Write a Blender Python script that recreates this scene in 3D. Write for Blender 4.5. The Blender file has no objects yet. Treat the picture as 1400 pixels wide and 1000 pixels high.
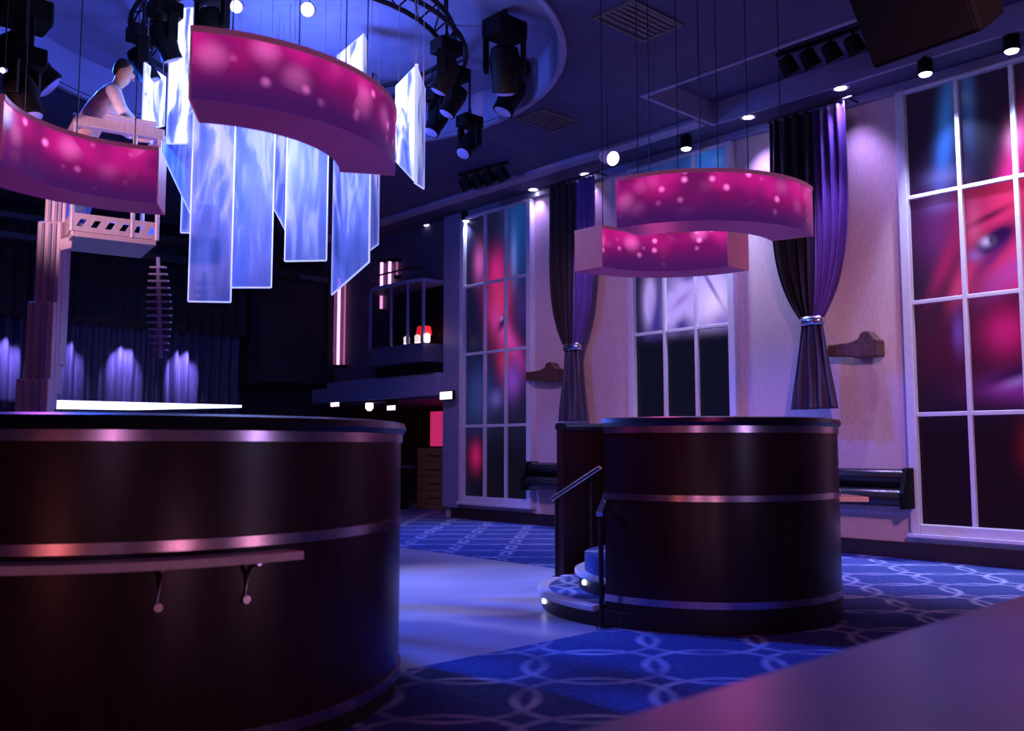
import bpy, bmesh, math, random
from mathutils import Vector, Matrix
random.seed(7)
sc = bpy.context.scene
COL = sc.collection
R = math.radians
# ------------------------------------------------------------------ camera
F = 1250.0; H = 1.45
PITCH = math.atan(111 / F); YAW = R(42.502)
FW = Vector((math.sin(YAW) * math.cos(PITCH), math.cos(YAW) * math.cos(PITCH), math.sin(PITCH)))
RT = Vector((math.cos(YAW), -math.sin(YAW), 0)); UP = RT.cross(FW)
EYE = Vector((0, 0, H))
cam = bpy.data.cameras.new('camera'); cam.sensor_width = 36; cam.lens = 36 * F / 1400
cam.dof.use_dof = True; cam.dof.focus_distance = 10; cam.dof.aperture_fstop = 2.2
cam.clip_start = .05; cam.clip_end = 200
co = bpy.data.objects.new('camera', cam); COL.objects.link(co)
co.matrix_world = Matrix(((RT.x, UP.x, -FW.x, 0), (RT.y, UP.y, -FW.y, 0), (RT.z, UP.z, -FW.z, H), (0, 0, 0, 1)))
sc.camera = co
# ------------------------------------------------------------------ world, exposure
w = bpy.data.worlds.new('club_dark'); sc.world = w; w.use_nodes = True
w.node_tree.nodes['Background'].inputs[0].default_value = (.20, .13, .62, 1)
w.node_tree.nodes['Background'].inputs[1].default_value = .042
sc.view_settings.view_transform = 'Standard'; sc.view_settings.look = 'None'
sc.view_settings.exposure = 0; sc.view_settings.gamma = 1; sc.view_settings.use_curve_mapping = False
sc.cycles.use_denoising = True

def lamp(kind, loc, aim, power, col, size=.15, angle=60, blend=.6, parent=None, name='lamp_light'):
    l = bpy.data.lights.new(name, kind); l.energy = power; l.color = col
    if kind == 'SPOT': l.spot_size = R(angle); l.spot_blend = blend
    l.shadow_soft_size = size
    o = bpy.data.objects.new(name, l); COL.objects.link(o)
    o.location = loc
    if aim is not None:
        o.rotation_euler = (Vector(aim) - Vector(loc)).to_track_quat('-Z', 'Y').to_euler()
    return o
VIO = (.42, .30, 1.0); BLU = (.10, .20, 1.0); PNK = (1.0, .22, .50); ICE = (.55, .62, 1.0); MAG = (1.0, .08, .45)
# lamps of the room: ceiling rig, then added unseen lamps
lamp('SPOT', (3.0, 11.2, 6.0), (5.2, 4.6, 0), 3600, (.025, .11, 1.0), .08, 62, .5)      # blue wash from the rig towards the near carpet
lamp('SPOT', (8.0, 11.8, 6.1), (11.2, 5.4, 0), 2100, (.02, .08, 1.0), .08, 36, .6)     # blue wash on the carpet by the wall
lamp('SPOT', (3.6, 11.8, 6.0), (6.4, 7.0, 0), 2300, (.46, .46, 1.0), .1, 36, .8)      # pale wash on the dance floor
lamp('SPOT', (8.6, 13.6, 6.1), (9.8, 11.2, 0), 1000, (.14, .18, 1.0), .1, 56, .6)      # blue on the far carpet
lamp('SPOT', (3.4, -.6, 5.4), (11.8, 5.2, 1.4), 1600, (1.0, .38, .52), .25, 46, .8)    # pink washes on the window wall
lamp('SPOT', (5.2, 6.6, 6.0), (11.8, 10.8, 1.8), 620, (1.0, .45, .58), .25, 54, .8)
lamp('POINT', (4.6, -1.5, 1.62), None, 46, (.55, .42, 1.0), .28)                      # unseen lamps added behind the counter for highlights on the booth bands
lamp('POINT', (-1.4, -1.1, 1.65), None, 30, (.85, .40, .85), .28)
lamp('POINT', (-1.5, 1.6, .72), None, 14, (1.0, .25, .24), .35)  # unseen red lamp added to brighten the left drink ledge
lamp('POINT', (3.35, 1.15, .62), None, 9, (1.0, .45, .75), .22)                       # unseen lamps added in front of the counter for lower band highlights
lamp('POINT', (1.5, 1.15, .62), None, 9, (1.0, .40, .65), .22)
lamp('POINT', (5.4, 9.9, 5.5), None, 300, (.08, .16, 1.0), .3)                        # blue glow inside the round coffer
lamp('SPOT', (.4, 7.2, 3.4), (3.0, 8.8, 4.0), 460, (1.0, .48, .62), .15, 40, .7)                          # unseen pink lamp added to brighten the lift
lamp('POINT', (13.6, 15.6, 2.1), None, 30, (1.0, .10, .30), .2)

# ------------------------------------------------------------------ pixel -> world helpers (real depths)
def ray(x, y): return FW + RT * ((x - 700) / F) + UP * ((500 - y) / F)
def Pd(x, y, d):
    r = ray(x, y); h = Vector((math.sin(YAW), math.cos(YAW), 0)); return EYE + r * (d / r.dot(h))
def Pz(x, y, z): r = ray(x, y); return EYE + r * ((z - H) / r.z)
def PX(x, y, X): r = ray(x, y); return EYE + r * (X / r.x)
def PY(x, y, Y): r = ray(x, y); return EYE + r * (Y / r.y)

# ------------------------------------------------------------------ materials
def nt(name):
    m = bpy.data.materials.new(name); m.use_nodes = True; t = m.node_tree
    return m, t, t.nodes, t.links, t.nodes['Principled BSDF']
def c4(c): return (c[0], c[1], c[2], 1)
def mat(name, col, rough=.5, metal=0, nscale=12, amt=.15, stretch=(1, 1, 1), bump=0, emit=None, es=0, coat=0, spec=.5, alpha=1, trans=0):
    m, t, N, L, b = nt(name)
    tc = N.new('ShaderNodeTexCoord'); mp = N.new('ShaderNodeMapping'); mp.inputs['Scale'].default_value = stretch
    no = N.new('ShaderNodeTexNoise'); no.inputs['Scale'].default_value = nscale; no.inputs['Detail'].default_value = 4
    L.new(tc.outputs['Object'], mp.inputs[0]); L.new(mp.outputs[0], no.inputs['Vector'])
    rp = N.new('ShaderNodeValToRGB')
    rp.color_ramp.elements[0].position = .3; rp.color_ramp.elements[1].position = .7
    rp.color_ramp.elements[0].color = c4([max(0, v * (1 - amt)) for v in col])
    rp.color_ramp.elements[1].color = c4([min(1, v * (1 + amt)) for v in col])
    L.new(no.outputs[0], rp.inputs[0]); L.new(rp.outputs[0], b.inputs['Base Color'])
    b.inputs['Roughness'].default_value = rough; b.inputs['Metallic'].default_value = metal
    b.inputs['Coat Weight'].default_value = coat; b.inputs['Coat Roughness'].default_value = .26; b.inputs['Specular IOR Level'].default_value = spec
    b.inputs['Alpha'].default_value = alpha; b.inputs['Transmission Weight'].default_value = trans
    if bump:
        bp = N.new('ShaderNodeBump'); bp.inputs['Strength'].default_value = bump; bp.inputs['Distance'].default_value = .01
        L.new(no.outputs[0], bp.inputs['Height']); L.new(bp.outputs[0], b.inputs['Normal'])
    if emit:
        b.inputs['Emission Color'].default_value = c4(emit); b.inputs['Emission Strength'].default_value = es
    return m
M = {}
M['wall'] = mat('plaster wallpaper', (.62, .46, .45), .8, nscale=9, amt=.12, stretch=(6, 6, .8), bump=.15)
M['wall_dark'] = mat('dark plum wall', (.10, .075, .14), .8, amt=.2)
M['blackwall'] = mat('black painted wall', (.012, .010, .018), .85, amt=.2)
M['ceil'] = mat('dark blue ceiling paint', (.065, .065, .14), .85, nscale=3, amt=.12)
M['coffer'] = mat('pale coffer paint', (.30, .29, .42), .8, nscale=3, amt=.1)
M['trim'] = mat('painted trim', (.26, .25, .42), .55, amt=.08)
M['base'] = mat('dark baseboard wood', (.03, .015, .02), .45, amt=.25, stretch=(1, 1, 8))
M['white'] = mat('white painted frame', (.66, .64, .74), .45, amt=.05)
M['black'] = mat('black plastic', (.006, .006, .007), .6, amt=.2, spec=.15)
M['blackmetal'] = mat('black metal', (.014, .014, .017), .5, .3, amt=.2)
M['leather'] = mat('black leather', (.012, .013, .018), .28, nscale=60, amt=.3, bump=.1, coat=.3)
M['velvet'] = mat('black velvet', (.012, .008, .016), .75, nscale=30, amt=.3, stretch=(1, 1, .1))
M['satin'] = mat('violet-lit curtain cloth', (.15, .08, .32), .42, nscale=30, amt=.25, stretch=(2, 2, .1))  # violet lamp light put into the cloth colour of the curtain's right half
M['slate'] = mat('slate satin', (.045, .036, .08), .5, nscale=30, amt=.25, stretch=(2, 2, .1))
M['chrome'] = mat('brushed chrome', (.7, .68, .72), .22, 1, nscale=40, amt=.08)
M['band'] = mat('satin steel band', (.66, .48, .57), .24, 1, nscale=20, amt=.12)
M['alu'] = mat('aluminium', (.60, .52, .58), .38, .25, nscale=20, amt=.1, stretch=(3, 3, .3))
M['drum'] = mat('dark cherry veneer', (.034, .007, .012), .32, nscale=5, amt=.4, stretch=(5, 5, .35), coat=.12, spec=.35)
M['plinth'] = mat('dark plinth wood', (.03, .010, .012), .45, nscale=5, amt=.4, stretch=(5, 5, .35))
M['ledge'] = mat('pale laminate ledge', (.86, .60, .60), .4, amt=.08)
M['brown'] = mat('brown carved wood', (.10, .045, .035), .55, nscale=6, amt=.4, stretch=(1, 4, 4), bump=.2)
M['cabinet'] = mat('oak cabinet wood', (.30, .15, .06), .5, nscale=5, amt=.3, stretch=(1, 1, 6))
M['counter'] = mat('satin counter laminate', (.38, .32, .46), .32, nscale=2.2, amt=.12, spec=.6)
M['skin'] = mat('skin', (.60, .36, .28), .55, nscale=30, amt=.06)
M['hair'] = mat('dark hair', (.012, .010, .012), .6, nscale=60, amt=.4)
M['shirt'] = mat('salmon vest cloth', (.85, .36, .32), .8, nscale=25, amt=.15)
M['sleeve'] = mat('pale shirt cloth', (.82, .78, .86), .8, nscale=25, amt=.1)
M['jeans'] = mat('blue denim', (.05, .10, .26), .85, nscale=60, amt=.25)
M['shoe'] = mat('dark shoe leather', (.02, .018, .02), .5)
M['vent'] = mat('brown vent metal', (.12, .095, .10), .6, amt=.1)
M['lens'] = mat('lit lamp lens', (.8, .8, .9), .3, emit=(.86, .80, 1.0), es=9)
M['lens_dim'] = mat('dim lamp lens', (.3, .3, .6), .2, emit=(.10, .10, .5), es=.25)
M['led'] = mat('white blue light strip', (.8, .8, .9), .4, emit=(.62, .68, 1.0), es=3.2)
M['neon'] = mat('pink neon tube', (.9, .5, .8), .3, emit=(1.0, .38, .80), es=2.2)
M['neon_dim'] = mat('dim pink neon tube', (.8, .4, .5), .3, emit=(.80, .20, .42), es=.5)
M['sign'] = mat('lit white sign', (.9, .85, .9), .4, emit=(1.0, .72, .86), es=2.2)
M['redglow'] = mat('lit pink panel', (.8, .1, .25), .4, emit=(.85, .03, .20), es=.55)
M['red'] = mat('lit red lamp shade', (.8, .05, .05), .5, emit=(1, .02, .03), es=1.2)
M['candle'] = mat('lit candle glass', (.9, .85, .8), .4, emit=(1, .8, .75), es=2.0)
M['blinker'] = mat('lit step light', (.8, .8, 1), .4, emit=(.65, .70, 1.0), es=3.0)
M['screen'] = mat('dark projection cloth', (.022, .014, .026), .7, amt=.15)

def glass_mat():
    m, t, N, L, b = nt('smoked glass')
    b.inputs['Base Color'].default_value = (.02, .02, .03, 1); b.inputs['Roughness'].default_value = .08
    b.inputs['Alpha'].default_value = .35
    no = N.new('ShaderNodeTexNoise'); no.inputs['Scale'].default_value = 8
    mr = N.new('ShaderNodeMapRange'); mr.inputs[3].default_value = .04; mr.inputs[4].default_value = .14
    L.new(no.outputs[0], mr.inputs[0]); L.new(mr.outputs[0], b.inputs['Roughness'])
    return m
M['glass'] = glass_mat()

def glow_mat():
    # lit acrylic face of the ring lights: pink leds along the top of the box behind a diffuser
    m, t, N, L, b = nt('pink lit acrylic')
    tc = N.new('ShaderNodeTexCoord'); sx = N.new('ShaderNodeSeparateXYZ'); L.new(tc.outputs['Object'], sx.inputs[0])
    mr = N.new('ShaderNodeMapRange'); mr.interpolation_type = 'SMOOTHSTEP'
    mr.inputs[1].default_value = .02; mr.inputs[2].default_value = .34; L.new(sx.outputs['Z'], mr.inputs[0])
    no = N.new('ShaderNodeTexNoise'); no.inputs['Scale'].default_value = 3.2; no.inputs['Detail'].default_value = 1
    L.new(tc.outputs['Object'], no.inputs['Vector'])
    nr = N.new('ShaderNodeMapRange'); nr.inputs[1].default_value = .32; nr.inputs[2].default_value = .68
    nr.inputs[3].default_value = .45; nr.inputs[4].default_value = 1.25; L.new(no.outputs[0], nr.inputs[0])
    mu = N.new('ShaderNodeMath'); mu.operation = 'MULTIPLY'; L.new(mr.outputs[0], mu.inputs[0]); L.new(nr.outputs[0], mu.inputs[1])
    rp = N.new('ShaderNodeValToRGB'); e = rp.color_ramp.elements
    e[0].position = 0; e[0].color = (.045, .008, .10, 1); e[1].position = 1; e[1].color = (.58, .011, .25, 1)
    k = e.new(.5); k.color = (.19, .006, .12, 1)
    L.new(mu.outputs[0], rp.inputs[0])
    def spots(scale, rad, keep, gain):
        vo = N.new('ShaderNodeTexVoronoi'); vo.inputs['Scale'].default_value = scale; L.new(tc.outputs['Object'], vo.inputs['Vector'])
        r2 = N.new('ShaderNodeMapRange'); r2.interpolation_type = 'SMOOTHERSTEP'
        r2.inputs[1].default_value = rad; r2.inputs[2].default_value = 0.0
        r2.inputs[3].default_value = 0; r2.inputs[4].default_value = gain; L.new(vo.outputs['Distance'], r2.inputs[0])
        s3 = N.new('ShaderNodeSeparateColor'); L.new(vo.outputs['Color'], s3.inputs[0])
        g = N.new('ShaderNodeMath'); g.operation = 'GREATER_THAN'; g.inputs[1].default_value = keep; L.new(s3.outputs[0], g.inputs[0])
        p = N.new('ShaderNodeMath'); p.operation = 'MULTIPLY'; L.new(r2.outputs[0], p.inputs[0]); L.new(g.outputs[0], p.inputs[1])
        q = N.new('ShaderNodeMath'); q.operation = 'MULTIPLY'; L.new(p.outputs[0], q.inputs[0]); L.new(mr.outputs[0], q.inputs[1])
        return q
    a = spots(5.0, .62, .42, .5); c = spots(9.0, .36, .38, 1.5)
    ad = N.new('ShaderNodeMath'); ad.operation = 'ADD'; L.new(a.outputs[0], ad.inputs[0]); L.new(c.outputs[0], ad.inputs[1])
    mx = N.new('ShaderNodeMix'); mx.data_type = 'RGBA'; mx.blend_type = 'ADD'; mx.inputs[7].default_value = (1.0, .22, .72, 1)
    L.new(ad.outputs[0], mx.inputs[0]); L.new(rp.outputs[0], mx.inputs[6])
    mx.clamp_factor = False
    L.new(mx.outputs[2], b.inputs['Emission Color']); b.inputs['Emission Strength'].default_value = .95
    b.inputs['Base Color'].default_value = (.10, .01, .05, 1); b.inputs['Roughness'].default_value = .3
    return m
M['glow'] = glow_mat()
M['under'] = mat('plum acrylic underside', (.08, .02, .09), .35, amt=.1, emit=(.050, .007, .062), es=1)
M['cap'] = mat('greyed pink end plate', (.34, .18, .26), .45, amt=.08, emit=(.11, .02, .06), es=1)

def plate_mat(name, strength, tint, seed):
    # edge-lit clear acrylic: light enters at the top and fades down the sheet, streaks and edges catch it
    m, t, N, L, b = nt(name)
    tc = N.new('ShaderNodeTexCoord'); mp = N.new('ShaderNodeMapping'); mp.inputs['Scale'].default_value = (3.4, 3.4, .75)
    mp.inputs['Location'].default_value = (seed * 1.7, seed * .9, seed)
    no = N.new('ShaderNodeTexNoise'); no.inputs['Scale'].default_value = 1.6; no.inputs['Detail'].default_value = 5
    no.inputs['Distortion'].default_value = 1.2
    L.new(tc.outputs['Object'], mp.inputs[0]); L.new(mp.outputs[0], no.inputs['Vector'])
    sx = N.new('ShaderNodeSeparateXYZ'); L.new(tc.outputs['Object'], sx.inputs[0])
    mr = N.new('ShaderNodeMapRange'); mr.inputs[1].default_value = 0; mr.inputs[2].default_value = 2.6
    mr.inputs[3].default_value = .30; mr.inputs[4].default_value = 1.35; L.new(sx.outputs['Z'], mr.inputs[0])
    nr = N.new('ShaderNodeMapRange'); nr.inputs[1].default_value = .34; nr.inputs[2].default_value = .68
    nr.inputs[3].default_value = .18; nr.inputs[4].default_value = 1.35; L.new(no.outputs[0], nr.inputs[0])
    mu = N.new('ShaderNodeMath'); mu.operation = 'MULTIPLY'; L.new(mr.outputs[0], mu.inputs[0]); L.new(nr.outputs[0], mu.inputs[1])
    rp = N.new('ShaderNodeValToRGB'); e = rp.color_ramp.elements
    e[0].position = .12; e[0].color = (.022, .035, .22, 1); e[1].position = 1.0; e[1].color = c4(tint)
    k = e.new(.55); k.color = (.10, .14, .62, 1)
    L.new(mu.outputs[0], rp.inputs[0]); L.new(rp.outputs[0], b.inputs['Emission Color'])
    b.inputs['Emission Strength'].default_value = strength
    b.inputs['Base Color'].default_value = (.15, .2, .5, 1); b.inputs['Roughness'].default_value = .15
    b.inputs['Alpha'].default_value = .72; b.inputs['Specular IOR Level'].default_value = .08
    return m
M['plate_hot'] = plate_mat('bright acrylic sheet', 1.9, (.85, .88, 1.0), 1)
M['plate_a'] = plate_mat('blue acrylic sheet', .62, (.72, .76, 1.0), 2)
M['plate_b'] = plate_mat('lavender acrylic sheet', .68, (.80, .70, 1.0), 3)
M['plate_c'] = plate_mat('deep blue acrylic sheet', .55, (.30, .42, 1.0), 5)
M['edge'] = mat('bright cut acrylic edge', (.6, .65, .9), .3, emit=(.42, .46, .95), es=1.0)

def carpet_mat():
    m, t, N, L, b = nt('blue patterned carpet')
    tc = N.new('ShaderNodeTexCoord')
    def cells(ox, oy, sx_, sy_):
        mp = N.new('ShaderNodeMapping'); mp.inputs['Location'].default_value = (ox, oy, 0); mp.inputs['Scale'].default_value = (sx_, sy_, 0)
        L.new(tc.outputs['Object'], mp.inputs[0])
        fr = N.new('ShaderNodeVectorMath'); fr.operation = 'FRACTION'; L.new(mp.outputs[0], fr.inputs[0])
        su = N.new('ShaderNodeVectorMath'); su.operation = 'SUBTRACT'; su.inputs[1].default_value = (.5, .5, 0); L.new(fr.outputs[0], su.inputs[0])
        ln = N.new('ShaderNodeVectorMath'); ln.operation = 'LENGTH'; L.new(su.outputs[0], ln.inputs[0])
        d = N.new('ShaderNodeMath'); d.operation = 'SUBTRACT'; d.inputs[1].default_value = .41; L.new(ln.outputs['Value'], d.inputs[0])
        ab = N.new('ShaderNodeMath'); ab.operation = 'ABSOLUTE'; L.new(d.outputs[0], ab.inputs[0])
        mr = N.new('ShaderNodeMapRange'); mr.interpolation_type = 'SMOOTHSTEP'; mr.inputs[1].default_value = .045; mr.inputs[2].default_value = .004
        L.new(ab.outputs[0], mr.inputs[0]); return mr
    a = cells(.1, .1, .85, .93); c = cells(.6, .6, .85, .93)
    mx = N.new('ShaderNodeMath'); mx.operation = 'MAXIMUM'; L.new(a.outputs[0], mx.inputs[0]); L.new(c.outputs[0], mx.inputs[1])
    no = N.new('ShaderNodeTexNoise'); no.inputs['Scale'].default_value = 3; no.inputs['Detail'].default_value = 5; L.new(tc.outputs['Object'], no.inputs['Vector'])
    nr = N.new('ShaderNodeMapRange'); nr.inputs[1].default_value = .35; nr.inputs[2].default_value = .65; nr.inputs[3].default_value = .25; L.new(no.outputs[0], nr.inputs[0])
    mu = N.new('ShaderNodeMath'); mu.operation = 'MULTIPLY'; L.new(mx.outputs[0], mu.inputs[0]); L.new(nr.outputs[0], mu.inputs[1])
    n2 = N.new('ShaderNodeTexNoise'); n2.inputs['Scale'].default_value = 26; n2.inputs['Detail'].default_value = 3; L.new(tc.outputs['Object'], n2.inputs['Vector'])
    rp = N.new('ShaderNodeValToRGB'); e = rp.color_ramp.elements
    e[0].position = .35; e[0].color = (.05, .085, .26, 1); e[1].position = .7; e[1].color = (.09, .13, .36, 1); L.new(n2.outputs[0], rp.inputs[0])
    mix = N.new('ShaderNodeMix'); mix.data_type = 'RGBA'; mix.inputs[7].default_value = (.48, .54, .78, 1)
    L.new(mu.outputs[0], mix.inputs[0]); L.new(rp.outputs[0], mix.inputs[6]); L.new(mix.outputs[2], b.inputs['Base Color'])
    b.inputs['Roughness'].default_value = .95; b.inputs['Specular IOR Level'].default_value = .1
    bp = N.new('ShaderNodeBump'); bp.inputs['Strength'].default_value = .3; bp.inputs['Distance'].default_value = .01
    L.new(n2.outputs[0], bp.inputs['Height']); L.new(bp.outputs[0], b.inputs['Normal'])
    return m
M['carpet'] = carpet_mat()
def floor_mat():
    m, t, N, L, b = nt('polished dance floor')
    tc = N.new('ShaderNodeTexCoord'); mp = N.new('ShaderNodeMapping'); mp.inputs['Scale'].default_value = (.5, .9, 1)
    L.new(tc.outputs['Object'], mp.inputs[0])
    no = N.new('ShaderNodeTexNoise'); no.inputs['Scale'].default_value = 1.3; no.inputs['Detail'].default_value = 6; L.new(mp.outputs[0], no.inputs['Vector'])
    rp = N.new('ShaderNodeValToRGB'); e = rp.color_ramp.elements
    e[0].position = .3; e[0].color = (.30, .28, .36, 1); e[1].position = .72; e[1].color = (.52, .49, .58, 1)
    L.new(no.outputs[0], rp.inputs[0]); L.new(rp.outputs[0], b.inputs['Base Color'])
    mr = N.new('ShaderNodeMapRange'); mr.inputs[3].default_value = .22; mr.inputs[4].default_value = .45; L.new(no.outputs[0], mr.inputs[0]); L.new(mr.outputs[0], b.inputs['Roughness'])
    return m
M['floor'] = floor_mat()
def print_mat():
    m, t, N, L, b = nt('printed film with added glow')  # emission added to the print in place of downlight falling on it
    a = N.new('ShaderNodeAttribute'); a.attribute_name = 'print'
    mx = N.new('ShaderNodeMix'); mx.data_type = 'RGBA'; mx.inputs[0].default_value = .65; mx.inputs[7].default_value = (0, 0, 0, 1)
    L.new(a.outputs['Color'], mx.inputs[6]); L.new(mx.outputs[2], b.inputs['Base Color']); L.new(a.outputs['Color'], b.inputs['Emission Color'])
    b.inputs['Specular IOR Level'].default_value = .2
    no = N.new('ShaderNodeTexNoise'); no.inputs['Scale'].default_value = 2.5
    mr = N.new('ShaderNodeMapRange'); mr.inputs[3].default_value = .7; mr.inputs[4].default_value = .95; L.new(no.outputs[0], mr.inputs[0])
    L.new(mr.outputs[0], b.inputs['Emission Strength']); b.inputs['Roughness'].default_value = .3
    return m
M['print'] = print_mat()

# ------------------------------------------------------------------ mesh builder
class MB:
    def __init__(s): s.v = []; s.f = []; s.c = None
    def add(s, vs, fs):
        n = len(s.v); s.v += [Vector(p) for p in vs]; s.f += [[i + n for i in f] for f in fs]; return s
    def box(s, lo, hi):
        x0, y0, z0 = lo; x1, y1, z1 = hi
        return s.add([(x0, y0, z0), (x1, y0, z0), (x1, y1, z0), (x0, y1, z0), (x0, y0, z1), (x1, y0, z1), (x1, y1, z1), (x0, y1, z1)],
                     [(0, 3, 2, 1), (4, 5, 6, 7), (0, 1, 5, 4), (1, 2, 6, 5), (2, 3, 7, 6), (3, 0, 4, 7)])
    def obox(s, c, ax, ay, az):     # box from centre and three half-axis vectors
        c = Vector(c); ax, ay, az = Vector(ax), Vector(ay), Vector(az)
        vs = [c + ax * i + ay * j + az * k for k in (-1, 1) for (i, j) in ((-1, -1), (1, -1), (1, 1), (-1, 1))]
        return s.add(vs, [(0, 3, 2, 1), (4, 5, 6, 7), (0, 1, 5, 4), (1, 2, 6, 5), (2, 3, 7, 6), (3, 0, 4, 7)])
    def tube(s, pts, r, n=8):
        pts = [Vector(p) for p in pts]; rs = r if isinstance(r, (list, tuple)) else [r] * len(pts)
        rings = []
        for i, p in enumerate(pts):
            d = (pts[min(i + 1, len(pts) - 1)] - pts[max(i - 1, 0)]).normalized()
            a = d.cross(Vector((0, 0, 1)))
            if a.length < 1e-3: a = Vector((1, 0, 0))
            a.normalize(); b = d.cross(a)
            rings.append([p + (a * math.cos(2 * math.pi * k / n) + b * math.sin(2 * math.pi * k / n)) * rs[i] for k in range(n)])
        vs = [q for rg in rings for q in rg]; fs = []
        for i in range(len(pts) - 1):
            for k in range(n): fs.append((i * n + k, i * n + (k + 1) % n, (i + 1) * n + (k + 1) % n, (i + 1) * n + k))
        fs.append(tuple(range(n - 1, -1, -1))); fs.append(tuple(range((len(pts) - 1) * n, len(pts) * n)))
        return s.add(vs, fs)
    def arc(s, c, r0, r1, z0, z1, a0, a1, n=32, z1b=None):     # solid curved band, angles in degrees
        full = abs(a1 - a0) >= 359.9; vs = []; fs = []
        m = n if full else n + 1
        for i in range(m):
            a = R(a0 + (a1 - a0) * i / n); ca, sa = math.cos(a), math.sin(a)
            vs += [(c[0] + r0 * ca, c[1] + r0 * sa, z0), (c[0] + r1 * ca, c[1] + r1 * sa, z0), (c[0] + r1 * ca, c[1] + r1 * sa, z1), (c[0] + r0 * ca, c[1] + r0 * sa, z1)]
        for i in range(n):
            p = 4 * i; q = 4 * ((i + 1) % m)
            for k in range(4): fs.append((p + k, q + k, q + (k + 1) % 4, p + (k + 1) % 4))
        if not full: fs += [(0, 1, 2, 3), (4 * n + 3, 4 * n + 2, 4 * n + 1, 4 * n)]
        return s.add(vs, fs)
    def lathe(s, c, prof, n=20, axis=None):      # prof: (radius, height) from bottom to top along axis
        c = Vector(c); ax = Vector(axis or (0, 0, 1)).normalized()
        a = ax.cross(Vector((0, 1, 0)));
        if a.length < 1e-3: a = ax.cross(Vector((1, 0, 0)))
        a.normalize(); b = ax.cross(a); vs = []; fs = []
        for r, h in prof: vs += [c + ax * h + (a * math.cos(2 * math.pi * k / n) + b * math.sin(2 * math.pi * k / n)) * max(r, 1e-4) for k in range(n)]
        for i in range(len(prof) - 1):
            for k in range(n): fs.append((i * n + k, i * n + (k + 1) % n, (i + 1) * n + (k + 1) % n, (i + 1) * n + k))
        fs.append(tuple(range(n - 1, -1, -1))); fs.append(tuple(range((len(prof) - 1) * n, len(prof) * n)))
        return s.add(vs, fs)
    def grid(s, P):                               # rows of points -> open sheet
        n = len(P[0]); vs = [p for r_ in P for p in r_]; fs = []
        for i in range(len(P) - 1):
            for k in range(n - 1): fs.append((i * n + k, i * n + k + 1, (i + 1) * n + k + 1, (i + 1) * n + k))
        return s.add(vs, fs)
    def prism(s, poly, h):                        # extrude polygon (list of 3d points) by vector h
        n = len(poly); h = Vector(h); p = [Vector(q) for q in poly]
        return s.add(p + [q + h for q in p], [tuple(range(n - 1, -1, -1)), tuple(range(n, 2 * n))] + [(i, (i + 1) % n, n + (i + 1) % n, n + i) for i in range(n)])

def wloc(o):
    v = Vector((0, 0, 0))
    while o is not None: v += o.location; o = o.parent
    return v
def obj(name, mb, m, parent=None, smooth=False, bevel=0, solid=0, origin=None, sub=0):
    base = wloc(parent) if parent else None
    if parent is None:
        if origin is None:
            xs = [p.x for p in mb.v]; ys = [p.y for p in mb.v]; zs = [p.z for p in mb.v]
            origin = Vector(((min(xs) + max(xs)) / 2, (min(ys) + max(ys)) / 2, min(zs)))
        base = Vector(origin)
    me = bpy.data.meshes.new(name); me.from_pydata([tuple(p - base) for p in mb.v], [], mb.f)
    bm = bmesh.new(); bm.from_mesh(me); bmesh.ops.recalc_face_normals(bm, faces=bm.faces)
    for f in bm.faces: f.smooth = smooth
    bm.to_mesh(me); bm.free()
    if smooth: me.set_sharp_from_angle(angle=R(38))
    me.materials.append(m)
    o = bpy.data.objects.new(name, me); COL.objects.link(o)
    if parent: o.parent = parent
    else: o.location = base
    if solid:
        q = o.modifiers.new('solid', 'SOLIDIFY'); q.thickness = solid; q.offset = 0
    if bevel:
        q = o.modifiers.new('bevel', 'BEVEL'); q.width = bevel; q.segments = 2; q.limit_method = 'ANGLE'
    if sub:
        q = o.modifiers.new('sub', 'SUBSURF'); q.levels = sub; q.render_levels = sub
    return o
def tag(o, label, cat, group=None):
    o['label'] = label; o['category'] = cat
    if group: o['group'] = group
    return o
def thing(name, label, cat, loc, group=None):
    o = bpy.data.objects.new(name, None); COL.objects.link(o); o.location = loc; o.empty_display_size = .2
    return tag(o, label, cat, group)
def struct(name, mb, m, **k):
    o = obj(name, mb, m, **k)
    if o.parent is None: o['kind'] = 'structure'
    return o
def dup(root, loc, label):
    r = root.copy(); COL.objects.link(r); r.location = loc; r['label'] = label
    for ch in list(root.children):
        c = ch.copy(); COL.objects.link(c); c.parent = r
        for g in ch.children:
            d = g.copy(); COL.objects.link(d); d.parent = c
    return r

# ------------------------------------------------------------------ room shell
WX = 11.85; CZ = 6.30
struct('floor', MB().box((-5, -3, -.2), (16.5, 22, 0)), M['floor'])
cp = MB()
outline = [(-5, .3), (WX - .02, .3), (WX - .02, 14.9), (15.4, 14.9), (15.4, 19.8), (7.87, 19.8), (7.87, 4.95), (-5, 4.95)]
cp.prism([(x, y, 0) for x, y in outline], (0, 0, .008))
o = obj('carpet', cp, M['carpet'], origin=(0, 0, 0)); o['kind'] = 'structure'
struct('wall_right', MB().box((WX, -2.5, 0), (WX + .25, 14.95, CZ)), M['wall'], origin=(WX, 6, 0))
struct('wall_right_upper', MB().box((WX + .05, 14.95, 2.5), (WX + .25, 20, CZ)), M['wall_dark'], origin=(WX, 17, 2.5))
struct('wall_back', MB().box((-5, 20, 0), (15.6, 20.2, CZ)), M['blackwall'])
struct('wall_bar', MB().box((15.4, 14.8, 0), (15.6, 20, 2.6)), M['wall_dark'])
struct('baseboard_right', MB().box((WX - .03, -2.5, .008), (WX, 14.75, .22)), M['base'], bevel=.008)
struct('trim_1', MB().box((WX - .10, 14.42, .22), (WX + .02, 14.95, CZ - .02)), M['trim'], bevel=.01)            # pilaster at the end of the window wall
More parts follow.
